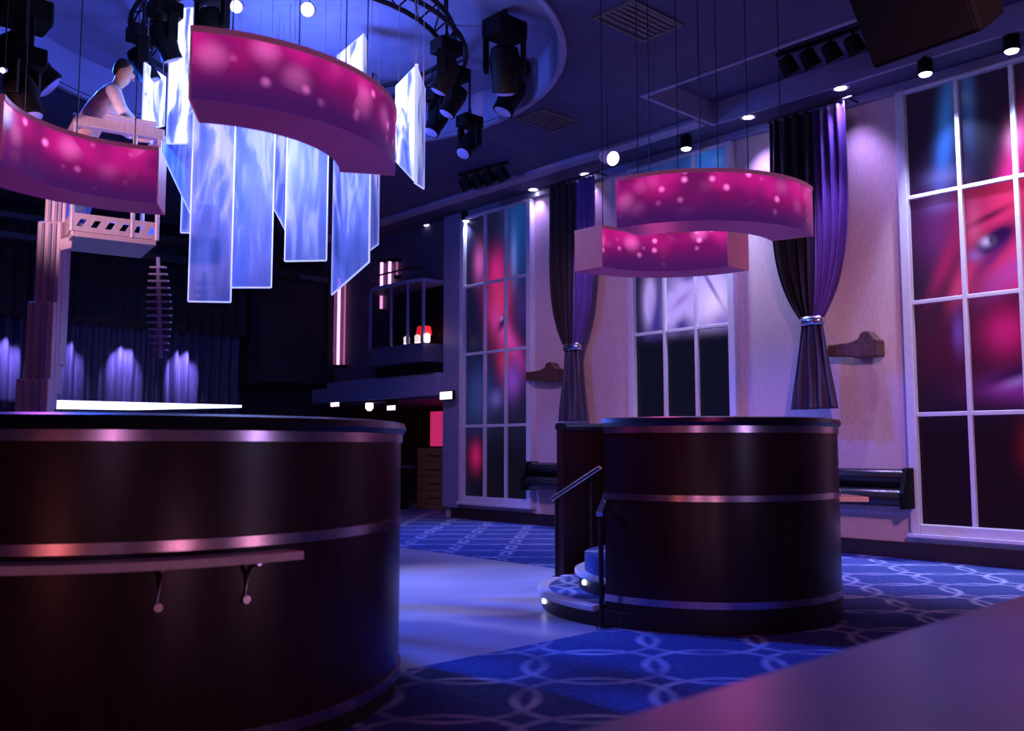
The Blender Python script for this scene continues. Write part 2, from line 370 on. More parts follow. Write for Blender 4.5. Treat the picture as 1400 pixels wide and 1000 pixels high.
struct('trim_2', MB().box((WX - .30, 14.9, 2.50), (WX + .06, 19.9, 2.98)), M['trim'], bevel=.015)              # bulkhead over the bar
struct('trim_3', MB().box((WX - .06, -2.5, CZ - .14), (WX, 14.42, CZ)), M['trim'], bevel=.02)                # cornice strip along the wall
# ceiling with a round and a square coffer
CC = (5.35, 9.95); CR = 3.37
bm = bmesh.new()
def loop(pts):
    vs = [bm.verts.new((x, y, CZ)) for x, y in pts]
    return [bm.edges.new((vs[i], vs[(i + 1) % len(vs)])) for i in range(len(vs))]
circ = [(CC[0] + CR * math.cos(R(a)), CC[1] + CR * math.sin(R(a))) for a in range(0, 360, 5)]
rect = [(9.65, 1.0), (11.25, 1.0), (11.25, 7.8), (9.65, 7.8)]
ed = loop([(-5, -3), (WX + .2, -3), (WX + .2, 20.1), (-5, 20.1)]) + loop(circ) + loop(rect)
bmesh.ops.triangle_fill(bm, edges=ed, use_beauty=True)
cm = MB(); cm.add([v.co.copy() for v in bm.verts], [[v.index for v in f.verts] for f in bm.faces] if not bm.verts.index_update() else [])
bm.free()
struct('ceiling', cm, M['ceil'], solid=.02, origin=(5, 8, CZ))
rc = MB(); rc.arc(CC, CR, CR + .08, CZ - .05, CZ + .55, 0, 360, 72)
struct('trim_4', rc, M['coffer'], smooth=True)
struct('ceiling_coffer_round', MB().lathe((CC[0], CC[1], CZ + .5), [(CR + .05, 0), (CR + .05, .06)], 72), M['coffer'])
rb = MB().box((9.6, .95, CZ + .3), (11.3, 7.85, CZ + .36)); struct('ceiling_coffer_square', rb, M['ceil'])
rf = MB()
for lo, hi in (((9.60, .95, CZ - .03), (9.66, 7.85, CZ + .3)), ((11.24, .95, CZ - .03), (11.30, 7.85, CZ + .3)), ((9.66, 7.79, CZ - .03), (11.24, 7.85, CZ + .3))):
    rf.box(lo, hi)
struct('trim_5', rf, M['coffer'])
struct('trim_6', MB().box((10.85, 7.85, CZ - .08), (11.12, 19.98, CZ)), M['coffer'], bevel=.02)     # moulding that runs on from the coffer

# ------------------------------------------------------------------ poster windows
def g(u, v, cu, cv, su, sv, rot=0):
    du, dv = u - cu, v - cv
    if rot: cr, sr = math.cos(rot), math.sin(rot); du, dv = du * cr + dv * sr, -du * sr + dv * cr
    return math.exp(-(du / su) ** 2 - (dv / sv) ** 2)
def lerp(a, b, t): t = max(0, min(1, t)); return [a[i] * (1 - t) + b[i] * t for i in range(3)]
def paint_left(u, v):
    c = [.008, .008, .04]
    c = lerp(c, (.01, .06, .26), g(u, v, .85, .07, .22, .20)); c = lerp(c, (.10, .20, .65), .9 * g(u, v, .77, .17, .045, .09))
    c = lerp(c, (.55, .10, .40), g(u, v, .22, .17, .09, .06)); c = lerp(c, (.62, .02, .22), g(u, v, .50, .215, .12, .065))
    c = lerp(c, (.60, .03, .16), g(u, v, .55, .33, .17, .12)); c = lerp(c, (.60, .05, .35), g(u, v, .66, .45, .26, .05, .35))
    c = lerp(c, (.01, .005, .05), g(u, v, .60, .395, .10, .022, -.3)); c = lerp(c, (.4, .2, .6), .8 * g(u, v, .58, .382, .03, .008))
    c = lerp(c, (.05, .02, .16), .8 * g(u, v, .88, .36, .10, .07))
    c = lerp(c, (.42, .02, .09), g(u, v, .62, .53, .10, .06)); c = lerp(c, (.20, .05, .42), g(u, v, .75, .60, .12, .06))
    c = lerp(c, (.03, .05, .22), .8 * g(u, v, .22, .65, .22, .10)); c = lerp(c, (.13, .10, .45), .7 * g(u, v, .50, .66, .10, .03))
    c = lerp(c, (.005, .004, .012), 1.3 * g(u, v, .6, .93, .7, .15)); c = lerp(c, (.42, .01, .10), g(u, v, .17, .86, .09, .045))
    return c
def paint_mid(u, v):
    c = [.010, .010, .06]
    c = lerp(c, (.03, .14, .60), g(u, v, .8, .06, .25, .10)); c = lerp(c, (.02, .06, .30), g(u, v, .3, .06, .25, .10))
    f = max(g(u, v, .70, .395, .32, .085), g(u, v, .16, .40, .07, .07, .5), g(u, v, .42, .43, .13, .06)); c = lerp(c, (.46, .34, .82), min(1, 1.7 * f))
    c = lerp(c, (.76, .60, .92), g(u, v, .85, .43, .14, .06)); c = lerp(c, (.05, .03, .26), .95 * g(u, v, .22, .47, .13, .06, -.9))
    c = lerp(c, (.05, .03, .22), g(u, v, .50, .485, .08, .022)); c = lerp(c, (.10, .05, .35), .9 * g(u, v, .80, .375, .14, .010, .5))
    c = lerp(c, (.06, .03, .22), .9 * g(u, v, .58, .345, .10, .016)); c = lerp(c, (.25, .12, .50), .7 * g(u, v, .50, .41, .10, .012, -.2))
    c = lerp(c, (.20, .10, .50), .7 * g(u, v, .90, .485, .10, .03))
    if v > .49: c = lerp(c, (.005, .005, .015), (v - .495) * 30)
    return c
def paint_right(u, v):
    c = [.008, .004, .018]
    c = lerp(c, (.02, .09, .36), g(u, v, .24, .13, .05, .17, .35)); c = lerp(c, (.16, .17, .50), .55 * g(u, v, .22, .215, .11, .022))
    c = lerp(c, (.02, .06, .24), .7 * g(u, v, .40, .05, .04, .10))
    c = lerp(c, (.58, .02, .18), g(u, v, .66, .215, .13, .055, -.7)); c = lerp(c, (.72, .25, .50), .7 * g(u, v, .66, .16, .05, .03))
    c = lerp(c, (.10, .015, .13), .9 * g(u, v, .18, .33, .18, .09)); c = lerp(c, (.16, .10, .42), .6 * g(u, v, .20, .275, .10, .02))
    c = lerp(c, (.58, .04, .18), .95 * g(u, v, .31, .465, .10, .035, -.5)); c = lerp(c, (.30, .01, .10), .8 * g(u, v, .20, .42, .12, .03, -.6))
    if .25 < v:
        face = g(u, v, .70, .37, .31, .16) if v < .5 else 0
        c = lerp(c, (.60, .025, .12), 1.35 * face)
    c = lerp(c, (.38, .05, .36), .8 * g(u, v, .60, .455, .20, .035, -.2)); c = lerp(c, (.66, .10, .26), .5 * g(u, v, .40, .345, .05, .06))
    eye = g(u, v, .52, .378, .13, .026, -.16); c = lerp(c, (.02, .002, .05), 1.6 * eye)
    c = lerp(c, (.10, .01, .14), .8 * g(u, v, .50, .415, .12, .016, -.3))
    c = lerp(c, (.50, .36, .68), g(u, v, .47, .378, .035, .010)); c = lerp(c, (.01, .002, .04), g(u, v, .50, .376, .016, .010))
    c = lerp(c, (.06, .002, .03), .95 * g(u, v, .50, .322, .13, .008, -.12)); c = lerp(c, (.26, .10, .44), .8 * g(u, v, .40, .405, .045, .014))
    c = lerp(c, (.02, .002, .05), 1.4 * g(u, v, .97, .378, .10, .026, .16))
    c = lerp(c, (.055, .003, .025), .9 * g(u, v, .25, .60, .35, .09)); c = lerp(c, (.42, .008, .14), g(u, v, .56, .575, .13, .055))
    c = lerp(c, (.16, .05, .40), .8 * g(u, v, .28, .57, .035, .045)); c = lerp(c, (.16, .015, .20), g(u, v, .62, .70, .24, .03))
    c = lerp(c, (.02, .003, .05), g(u, v, .62, .668, .18, .010, -.1)); c = lerp(c, (.24, .12, .46), .8 * g(u, v, .62, .688, .10, .010, -.1))
    c = lerp(c, (.008, .002, .008), (v - .735) * 14); c = lerp(c, (.13, .006, .015), .8 * g(u, v, .68, .83, .08, .05))
    return c
ROWS = [.47, 1.86, 3.31, 4.70, 6.10]
def window(name, y_in0, y_in1, paint, dense):
    # y_in1 is the left edge as seen from the room
    fr = MB(); z0, z1 = ROWS[0], ROWS[-1]; t = .12
    fr.box((WX - .12, y_in0 - t, z0 - t), (WX + .01, y_in0, z1 + .05)).box((WX - .12, y_in1, z0 - t), (WX + .01, y_in1 + t, z1 + .05))
    fr.box((WX - .12, y_in0, z0 - t), (WX + .01, y_in1, z0)).box((WX - .12, y_in0, z1), (WX + .01, y_in1, z1 + .05))
    root = struct(name, fr, M['white'], bevel=.012)
    obj('window_sill', MB().box((WX - .16, y_in0 - t - .03, z0 - t - .05), (WX - .01, y_in1 + t + .03, z0 - t)), M['white'], root, bevel=.01)
    cw = (y_in1 - y_in0) / 3; bw = .028
    for i in (1, 2):
        y = y_in1 - cw * i; obj('muntin', MB().box((WX - .085, y - bw, z0), (WX - .02, y + bw, z1)), M['white'], root, bevel=.008)
    for z in ROWS[1:-1]:
        obj('muntin', MB().box((WX - .08, y_in0, z - bw), (WX - .021, y_in1, z + bw)), M['white'], root, bevel=.008)
    for rr in range(4):
        for cc in range(3):
            zt, zb = ROWS[4 - rr], ROWS[3 - rr]; ya, yb = y_in1 - cw * cc, y_in1 - cw * (cc + 1)
            nu, nv = (30, 44) if (rr, cc) in dense else (16, 26)
            P = []; cols = []
            for j in range(nv + 1):
                row = []
                for i in range(nu + 1):
                    y = ya + (yb - ya) * i / nu; z = zt + (zb - zt) * j / nv
                    row.append((WX - .022, y, z)); cols.append(paint((y_in1 - y) / (y_in1 - y_in0), (z1 - z) / (z1 - z0)))
                P.append(row)
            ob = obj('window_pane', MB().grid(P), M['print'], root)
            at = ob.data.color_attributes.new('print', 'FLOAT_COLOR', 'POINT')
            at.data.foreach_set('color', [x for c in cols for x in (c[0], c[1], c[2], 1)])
            q = ob.modifiers.new('solid', 'SOLIDIFY'); q.thickness = .012; q.offset = 0
    return root
window('window_1', 12.42, 14.28, paint_left, {(1, 1), (1, 2)})
window('window_2', 7.95, 9.81, paint_mid, {(1, 0), (1, 1), (1, 2)})
window('window_3', 3.20, 5.15, paint_right, {(1, 1), (1, 0), (1, 2), (2, 1), (2, 2)})

# ------------------------------------------------------------------ bar counter in the foreground
t = thing('bar_counter', 'long plum grey bar counter in the bottom right foreground', 'counter', (2, .6, 0))
obj('countertop', MB().box((-2.5, -.1, 1.0), (8.0, .93, 1.05)), M['counter'], t, bevel=.012)
obj('front_panel', MB().box((-2.4, .62, .008), (7.9, .70, 1.0)), M['plinth'], t)
obj('end_panel', MB().box((7.84, -.02, .008), (7.9, .62, 1.0)), M['plinth'], t)

# ------------------------------------------------------------------ round booths (drums)
def booth_bands(t, c, r, a0, a1, zs, n):
    for z, hh in zs: obj('metal_band', MB().arc(c, r - .005, r + .012, z, z + hh, a0, a1, n), M['band'], t, smooth=True)
def rim(t, c, r, z, a0, a1, n, m=None):
    mb = MB(); pts = []
    prof = [(-.075, -.02), (-.09, .015), (-.06, .045), (0, .055), (.05, .045), (.065, .01), (.045, -.02)]
    P = []
    for i in range(n + 1):
        a = R(a0 + (a1 - a0) * i / n); P.append([(c[0] + (r + p) * math.cos(a), c[1] + (r + p) * math.sin(a), z + q) for p, q in prof + prof[:1]])
    mb.grid(P); k = len(prof) + 1
    mb.f.append(list(range(len(prof)))); mb.f.append([n * k + i for i in range(len(prof))][::-1])
    return obj('padded_rim', mb, m or M['leather'], t, smooth=True)
# left, near
LC = (2.06, 5.60); LR = 1.585
t = thing('round_booth', 'large near dark wooden round booth with curved drink ledge on the left', 'booth', (LC[0], LC[1], 0), 'round wooden booths')
A0, A1 = -205, 65
obj('curved_wall', MB().arc(LC, LR - .08, LR, .10, 1.54, A0, A1, 120), M['drum'], t, smooth=True)
obj('plinth', MB().arc(LC, LR - .14, LR - .02, .0, .10, A0, A1, 120), M['plinth'], t, smooth=True)
obj('booth_floor', MB().lathe((LC[0], LC[1], .0), [(LR - .15, 0), (LR - .15, .34)], 64), M['plinth'], t, smooth=True)
booth_bands(t, LC, LR, A0, A1, ((.10, .055), (.985, .05), (1.475, .06)), 120)
rim(t, LC, LR - .03, 1.545, A0, A1, 120)
le = obj('drink_ledge', MB().arc(LC, LR + .012, LR + .17, .925, .965, -190, -85, 60), M['ledge'], t, smooth=True, bevel=.004)
for a in (-92, -106, -130, -154):
    ca, sa = math.cos(R(a)), math.sin(R(a)); q = lambda r_, z: (LC[0] + r_ * ca, LC[1] + r_ * sa, z)
    mb = MB().tube([q(LR + .008, .76), q(LR + .008, .86), q(LR + .05, .905), q(LR + .14, .92)], .011, 8).tube([q(LR - .002, .745), q(LR + .018, .745)], .02, 10)
    obj('ledge_bracket', mb, M['band'], t, smooth=True)
# right, farther: a spiral wall with an opening and round steps
RC = (6.91, 5.04); RR = 1.215
t = thing('round_booth', 'dark cherry round booth with curved steps near the window wall', 'booth', (RC[0], RC[1], 0), 'round wooden booths')
A0, A1 = -182, 42
obj('curved_wall', MB().arc(RC, RR - .08, RR, .20, 1.63, A0, A1, 96), M['drum'], t, smooth=True)
obj('plinth', MB().arc(RC, RR - .12, RR + .005, 0, .20, A0, A1, 96), M['plinth'], t, smooth=True)
booth_bands(t, RC, RR, A0, A1, ((.20, .055), (1.02, .05), (1.56, .06)), 96)
rim(t, RC, RR - .03, 1.635, A0, A1, 96)
obj('entry_wall', MB().arc((6.95, 5.04), 1.52, 1.60, 0, 1.65, 40, 99.5, 40), M['drum'], t, smooth=True)
rim(t, (6.95, 5.04), 1.56, 1.64, 40, 99.5, 40)
obj('booth_floor', MB().lathe((6.98, 5.12, .0), [(1.02, 0), (1.02, .48)], 64), M['carpet'], t, smooth=True)
for c, r, z in (((6.93, 5.2), 1.35, .16), ((7.07, 5.14), 1.15, .32)):
    s = obj('step', MB().lathe((c[0], c[1], 0), [(r - .03, 0), (r - .03, z - .03)], 64), M['plinth'], t, smooth=True)
    obj('step_carpet', MB().arc(c, .9, r - .09, z - .035, z + .004, 88, 184, 40), M['carpet'], s, smooth=True)
    obj('nosing', MB().arc(c, r - .1, r + .01, z - .04, z + .008, 88, 184, 40), M['white'], s, smooth=True, bevel=.01)
    a = R(148 if z < .2 else 152); mb = MB().lathe((c[0] + (r - .02) * math.cos(a), c[1] + (r - .02) * math.sin(a), z - .075), [(.018, -.02), (.026, -.01), (.026, .01), (.018, .02)], 12, (math.cos(a), math.sin(a), 0))
    obj('step_light', mb, M['blinker'], s, smooth=True)
obj('drink_ledge', MB().arc(RC, RR + .012, RR + .30, .955, 1.0, -47, 15, 40), M['ledge'], t, smooth=True, bevel=.004)
def railing(label, a, b, za, zb, fa, fb):
    t = thing('handrail', label, 'handrail', (a[0], a[1], fa), 'booth step handrails')
    A = Vector((a[0], a[1], za)); B = Vector((b[0], b[1], zb)); d = (B - A).normalized(); s = Vector((-d.y, d.x, 0)).normalized()
    obj('rail_bar', MB().obox((A + B) / 2, d * ((B - A).length / 2 + .05), s * .028, d.cross(s) * .022), M['chrome'], t, bevel=.008)
    for p, f_ in ((A, fa), (B - d * .06, fb)):
        obj('post', MB().tube([(p.x, p.y, f_), (p.x, p.y, p.z - .012)], .02, 10), M['blackmetal'], t, smooth=True)
        obj('foot_plate', MB().lathe((p.x, p.y, f_), [(.05, 0), (.05, .008), (.025, .016)], 14), M['chrome'], t, smooth=True)
railing('far handrail with pale bar at the back of the round steps', (6.56, 6.50), (6.66, 6.05), .95, 1.22, .16, .32)
railing('near handrail beside the cherry booth wall, standing on the floor', (5.55, 5.00), (6.10, 5.33), .93, 1.19, .008, .33)

# ------------------------------------------------------------------ hanging curved lights
def ring_light(label, c, ri, ro, a0, a1, z0, z1, wires):
    am = R((a0 + a1) / 2); t = thing('curved_pendant_light', label, 'pendant light', (c[0] + ro * math.cos(am), c[1] + ro * math.sin(am), z0), 'curved pink pendant lights')
    n = 40; da = math.degrees(.012 / ro)
    obj('outer_face', MB().arc(c, ro - .012, ro, z0, z1, a0 + da, a1 - da, n), M['glow'], t, smooth=True)
    obj('inner_face', MB().arc(c, ri, ri + .012, z0, z1, a0 + da, a1 - da, n), M['glow'], t, smooth=True)
    obj('bottom_panel', MB().arc(c, ri + .012, ro - .012, z0, z0 + .012, a0 + da, a1 - da, n), M['under'], t, smooth=True)
    obj('top_frame', MB().arc(c, ri - .006, ro + .006, z1, z1 + .03, a0, a1, n), M['cap'], t, smooth=True)
    for a, b in ((a0, a0 + da), (a1 - da, a1)):
        obj('end_plate', MB().arc(c, ri, ro, z0, z1, a, b, 1), M['cap'], t)
    for k in range(wires):
        a = R(a0 + (a1 - a0) * (k + .5) / wires); r = (ri + ro) / 2
        p = Vector((c[0] + r * math.cos(a), c[1] + r * math.sin(a), z1 + .03))
        obj('suspension_wire', MB().tube([p, (p.x, p.y, CZ)], .004, 6).lathe(p, [(.014, 0), (.014, .03), (.006, .04)], 8), M['blackmetal'], t)
    lamp('POINT', (c[0] + (ri + ro) / 2 * math.cos(am), c[1] + (ri + ro) / 2 * math.sin(am), z0 - .7), None, 7, MAG, .15, parent=t)
    return t
ring_light('large glowing pink arc hanging nearest, in front of the acrylic panels', (2.25, 5.0), .70, 1.03, -122, -30, 3.09, 3.42, 4)
ring_light('pink arc at the far left below the man in the lift basket', (1.96, 5.45), .73, 1.06, 60, 155, 3.09, 3.45, 4)
ring_light('upper convex pink arc hanging over the right round booth', (6.2, 4.6), .72, 1.05, 187, 286, 3.09, 3.45, 4)
ring_light('lower concave pink arc over the right booth, ending by the curtain', (6.2, 4.72), .80, 1.13, 0, 92, 3.09, 3.45, 4)

# ------------------------------------------------------------------ acrylic chandelier
t = thing('acrylic_chandelier', 'cluster of glowing blue acrylic panels hanging over the dance floor', 'chandelier', (5.3, 9.6, 3.0))
def plate(x0, d0, x1, d1, yt0, yt1, yb0, yb1, m):
    a = Pd(x0, (yt0 + yb0) / 2, d0); b = Pd(x1, (yt1 + yb1) / 2, d1)
    zs = [Pd(x0, yt0, d0).z, Pd(x1, yt1, d1).z, Pd(x1, yb1, d1).z, Pd(x0, yb0, d0).z]
    poly = [(a.x, a.y, zs[0]), (b.x, b.y, zs[1]), (b.x, b.y, zs[2]), (a.x, a.y, zs[3])]
    d = (b - a); d.z = 0; d.normalize(); nrm = Vector((-d.y, d.x, 0)) * .018
    pl = obj('acrylic_panel', MB().prism(poly, nrm), m, t)
    ed = MB(); q = [Vector(p) + nrm / 2 for p in poly]
    for i in range(4): ed.tube([q[i], q[(i + 1) % 4]], .011, 6)
    obj('panel_edge', ed, M['edge'], pl)
    wi = MB()
    for k in (0, 1):
        p = q[k]; e_ = Vector(q[1 - k]) ; p = p.lerp(e_, .12); wi.tube([(p.x, p.y, p.z), (p.x, p.y, CZ + .1)], .004, 5)
    obj('panel_wire', wi, M['alu'], pl)
for a in (
    (197, 9.9, 226, 10.5, 86, 106, 179, 172, 'plate_hot'), (231, 9.7, 268, 9.8, 12, 10, 196, 196, 'plate_hot'),
    (237, 10.6, 293, 10.6, 120, 120, 193, 193, 'plate_b'), (223, 10.1, 262, 9.7, 190, 150, 213, 292, 'plate_c'),
    (249, 10.3, 265, 10.3, 200, 200, 318, 318, 'plate_a'), (262, 9.4, 319, 9.4, 100, 100, 412, 413, 'plate_b'),
    (271, 9.8, 300, 9.8, 110, 110, 278, 278, 'plate_hot'), (318, 9.6, 374, 9.7, 100, 100, 393, 393, 'plate_a'),
    (318, 10.0, 356, 10.0, 110, 110, 322, 322, 'plate_a'), (343, 10.3, 380, 10.3, 110, 110, 278, 278, 'plate_b'),
    (375, 10.1, 394, 9.8, 110, 110, 283, 319, 'plate_a'), (392, 9.5, 448, 9.5, 110, 110, 357, 356, 'plate_a'),
    (382, 10.4, 404, 10.4, 110, 110, 250, 250, 'plate_hot'),
    (455, 9.8, 505, 9.2, 150, 150, 403, 358, 'plate_a'), (505, 9.5, 519, 10.1, 170, 170, 344, 334, 'plate_b'),
    (540, 9.7, 569, 9.3, 118, 88, 219, 250, 'plate_hot'), (569, 9.3, 581, 9.7, 88, 122, 250, 258, 'plate_a'),
    (461, 11.2, 497, 11.2, 76, 46, 108, 108, 'plate_hot'), (497, 11.2, 503, 11.4, 46, 60, 108, 108, 'plate_a')):
    plate(*a[:8], M[a[8]])
lamp('POINT', (4.2, 8.2, 4.5), None, 110, (.35, .45, 1.0), .4)

# ------------------------------------------------------------------ circular lighting truss and moving lamps
t = thing('ring_truss', 'round black lighting truss inside the round ceiling coffer', 'truss', (5.5, 9.8, 6.3))
for r, z in ((1.72, 6.33), (2.0, 6.33), (1.86, 6.58)):
    obj('chord', MB().tube([(5.5 + r * math.cos(R(a)), 9.8 + r * math.sin(R(a)), z) for a in range(0, 361, 8)], .03, 8), M['blackmetal'], t, smooth=True)
mb = MB()
for a in range(0, 360, 12):
    p = [Vector((5.5 + r * math.cos(R(a + o_)), 9.8 + r * math.sin(R(a + o_)), z)) for r, z, o_ in ((1.72, 6.33, 0), (1.86, 6.58, 6), (2.0, 6.33, 0), (1.72, 6.33, 12))]
    mb.tube([p[0], p[1]], .012, 5).tube([p[1], p[2]], .012, 5).tube([p[2], p[3]], .012, 5)
obj('truss_webbing', mb, M['blackmetal'], t)
for a in (30, 120, 210, 300): obj('hanger', MB().tube([(5.5 + 1.86 * math.cos(R(a)), 9.8 + 1.86 * math.sin(R(a)), z) for z in (6.58, 6.8)], .015, 6), M['blackmetal'], t)
def moving_head(label, p, s, aim, lit=None):
    # p: top of the base (hanging point); s: scale; aim: direction of the lens
    p = Vector(p); t = thing('moving_head_lamp', label, 'stage light', p, 'moving head stage lamps'); aim = Vector(aim).normalized()
    top_z = CZ + .5 if (p.x - CC[0]) ** 2 + (p.y - CC[1]) ** 2 < CR ** 2 else CZ
    obj('clamp', MB().tube([p, p + Vector((0, 0, -.10 * s))], .03 * s, 8), M['blackmetal'], t)
    if top_z - p.z > .02: obj('drop_pipe', MB().tube([p, (p.x, p.y, top_z)], .018, 8), M['blackmetal'], t)
    obj('base', MB().box(p + Vector((-.17, -.13, -.28)) * s, p + Vector((.17, .13, -.10)) * s), M['black'], t, bevel=.02 * s)
    hc = p + Vector((0, 0, -.52 * s)); side = aim.cross(Vector((0, 0, 1)))
    if side.length < .01: side = Vector((1, 0, 0))
    side.normalize()
    top = p + Vector((0, 0, -.28 * s))
    for q in (-1, 1):
        a = top + side * q * .17 * s
        f = side.cross(Vector((0, 0, 1))).normalized()
        obj('yoke_arm', MB().obox((a + hc + side * q * .17 * s) / 2 + Vector((0, 0, -.02 * s)), side * .025 * s, f * .06 * s, Vector((0, 0, .16 * s))), M['black'], t, bevel=.01 * s)
    obj('head', MB().lathe(hc - aim * .18 * s, [(.05 * s, 0), (.12 * s, .03 * s), (.14 * s, .12 * s), (.13 * s, .24 * s), (.115 * s, .34 * s), (.12 * s, .40 * s), (.12 * s, .42 * s)], 18, aim), M['black'], t, smooth=True)
    obj('lens', MB().lathe(hc - aim * .18 * s, [(.10 * s, .425 * s), (.06 * s, .445 * s), (.01 * s, .45 * s)], 16, aim), M[lit or 'lens_dim'], t, smooth=True)
    return t
CZ2 = CZ + .5
moving_head('upper dark lamp of the tall pair right of centre in the coffer', Pz(690, 14, CZ2), 1.35, (.3, .3, -1))
moving_head('lower dark lamp of the tall pair, above the coffer rim', Pd(699, 66, 12.3), 1.25, (-.4, .2, -1))
moving_head('small lamp hanging at the front rim of the round coffer', Pd(642, 150, 12.6), .95, (-.6, -.1, -.8))
moving_head('large dark lamp in the top left corner, over the pink arc', Pd(33, -18, 8.2), 1.35, (.7, -.1, -.6))
moving_head('lamp under the top left corner lamp, with a collar', Pd(34, 52, 7.6), .95, (.3, -.3, -1))
for i, (a, lab) in enumerate(((-10, 'first lamp from the right on the ring truss'), (-34, 'second lamp from the right on the ring truss'), (-58, 'third lamp from the right on the ring truss'),
                              (-150, 'lamp on the ring truss just above the man'), (-172, 'leftmost lamp of the ring truss'), (164, 'lamp at the far left back of the ring truss'))):
    moving_head(lab, (5.5 + 1.86 * math.cos(R(a)), 9.8 + 1.86 * math.sin(R(a)), 6.33), .95, (-math.cos(R(a)) * .5, -math.sin(R(a)) * .5, -1))
def par(label, p, aim, s=1.0):
    p = Vector(p); aim = Vector(aim).normalized(); t = thing('hanging_spotlight', label, 'spotlight', p)
    obj('stem', MB().tube([p, (p.x, p.y, CZ + .5 if (p.x - CC[0]) ** 2 + (p.y - CC[1]) ** 2 < CR ** 2 else CZ)], .006, 6), M['blackmetal'], t)
    obj('housing', MB().lathe(p - aim * .10 * s, [(.03 * s, 0), (.06 * s, .02 * s), (.075 * s, .1 * s), (.08 * s, .2 * s)], 16, aim), M['alu'], t, smooth=True)
    obj('lens', MB().lathe(p - aim * .10 * s, [(.072 * s, .2 * s), (.05 * s, .215 * s), (.01 * s, .22 * s)], 16, aim), M['lens'], t, smooth=True)
v = -FW
par('left bright spotlight above the nearest pink arc', Pd(326, 9, 9.6), (v.x, v.y, -.5), .9)
par('right bright spotlight above the nearest pink arc', Pd(423, 13, 9.6), (v.x, v.y, -.5), 1.0)
par('bright spotlight hanging left of the upper pink arc', Pd(831, 215, 12.6), (-.2, -.9, -.4), 1.35)
par('tiny glowing spotlight at the left picture edge', Pd(6, 96, 7.0), (v.x, v.y, -.5), .28)

# ------------------------------------------------------------------ soffit downlights
names = ['first recessed downlight from the left, beyond the windows', 'second recessed downlight from the left, beyond the windows', 'recessed downlight left of the left curtain',
         'recessed downlight over the left curtain', 'recessed downlight left of the right curtain', 'recessed downlight just over the right curtain']
first = None
for (x, y), lab in zip(((545, 322), (585, 308), (729, 259), (800, 238), (1023, 160), (1149, 120)), names):
    p = Pz(x, y, CZ - .02); p.z = CZ
    if first is None:
        first = thing('downlight', lab, 'downlight', p, 'recessed soffit downlights')
        obj('trim_ring', MB().arc((p.x, p.y), .085, .115, CZ - .03, CZ, 0, 360, 24), M['alu'], first, smooth=True)
        obj('lens', MB().lathe((p.x, p.y, CZ - .012), [(.02, -.028), (.07, -.02), (.083, 0)], 20), M['lens'], first, smooth=True)
    else: dup(first, p, lab)
    lamp('SPOT', (p.x + .12, p.y, CZ - .06), (p.x + .45, p.y, 0), 330, VIO, .08, 80, .8)
first = None
for (x, y), lab in zip(((637, 300), (938, 200), (1265, 97), (1383, 65)), ('black cylinder spot over the left window', 'black cylinder spot over the middle window', 'black cylinder spot at the left edge of the right window', 'black cylinder spot over the right window, at the picture edge')):
    p = Pz(x, y, CZ - .18); p.z = CZ
    if first is None:
        first = thing('cylinder_spot', lab, 'spotlight', p, 'black cylinder spots')
        obj('housing', MB().lathe(p + Vector((0, 0, -.22)), [(.085, 0), (.09, .02), (.09, .17), (.04, .19), (.03, .22)], 18), M['black'], first, smooth=True)
        obj('lens', MB().lathe(p + Vector((0, 0, -.22)), [(.02, -.03), (.065, -.02), (.08, .002)], 16), M['lens'], first, smooth=True)
    else: dup(first, p, lab)
    lamp('SPOT', (p.x, p.y, CZ - .27), (WX, p.y - .4, 3.6), 620, ICE, .08, 80, .8)

# ------------------------------------------------------------------ ceiling fittings
def vent(label, x, y, w_, h_):
    p = Pz(x, y, CZ); t = thing('ceiling_vent', label, 'vent', (p.x, p.y, CZ - .03))
    obj('vent_frame', MB().box((p.x - w_, p.y - h_, CZ - .03), (p.x + w_, p.y - h_ + .04, CZ)).box((p.x - w_, p.y + h_ - .04, CZ - .03), (p.x + w_, p.y + h_, CZ)).box((p.x - w_, p.y - h_ + .04, CZ - .03), (p.x - w_ + .04, p.y + h_ - .04, CZ)).box((p.x + w_ - .04, p.y - h_ + .04, CZ - .03), (p.x + w_, p.y + h_ - .04, CZ)), M['vent'], t)
    n = 6
    for k in range(n):
        yy = p.y - h_ + .06 + (2 * h_ - .12) * (k + .5) / n
        obj('vent_slat', MB().obox((p.x, yy, CZ - .014), (w_ - .04, 0, 0), (0, .045, .008), (0, 0, .003)), M['vent'], t)
vent('brownish ceiling vent near the top centre', 873, 27, .45, .3)
vent('faint ceiling vent beyond the round coffer rim', 750, 163, .4, .3)
def spot_track(label, p0, p1, n):
    p0, p1 = Vector(p0), Vector(p1); t = thing('spot_track', label, 'track light', (p0 + p1) / 2)
    d = (p1 - p0).normalized(); s = Vector((-d.y, d.x, 0))
    obj('track_bar', MB().obox((p0 + p1) / 2, d * ((p1 - p0).length / 2), s * .03, (0, 0, .02)), M['black'], t)
    for k in range(n):
        p = p0.lerp(p1, (k + .5) / n) + Vector((0, 0, -.16)); ax = (s * .5 + Vector((0, 0, -1)) + d * .3).normalized()
        hd = obj('spot_head', MB().lathe(p - ax * .1, [(.05, 0), (.10, .03), (.11, .2), (.12, .24)], 14, ax), M['black'], t, smooth=True)
        obj('spot_stem', MB().tube([p, p + Vector((0, 0, .15))], .02, 6), M['black'], hd)
spot_track('track of four dark spots in the square coffer', Pz(1062, 76, CZ + .25), Pz(1182, 36, CZ + .25), 4)
spot_track('track of four dark spots over the far end of the room', Pz(628, 240, CZ - .03), Pz(694, 222, CZ - .03), 4)
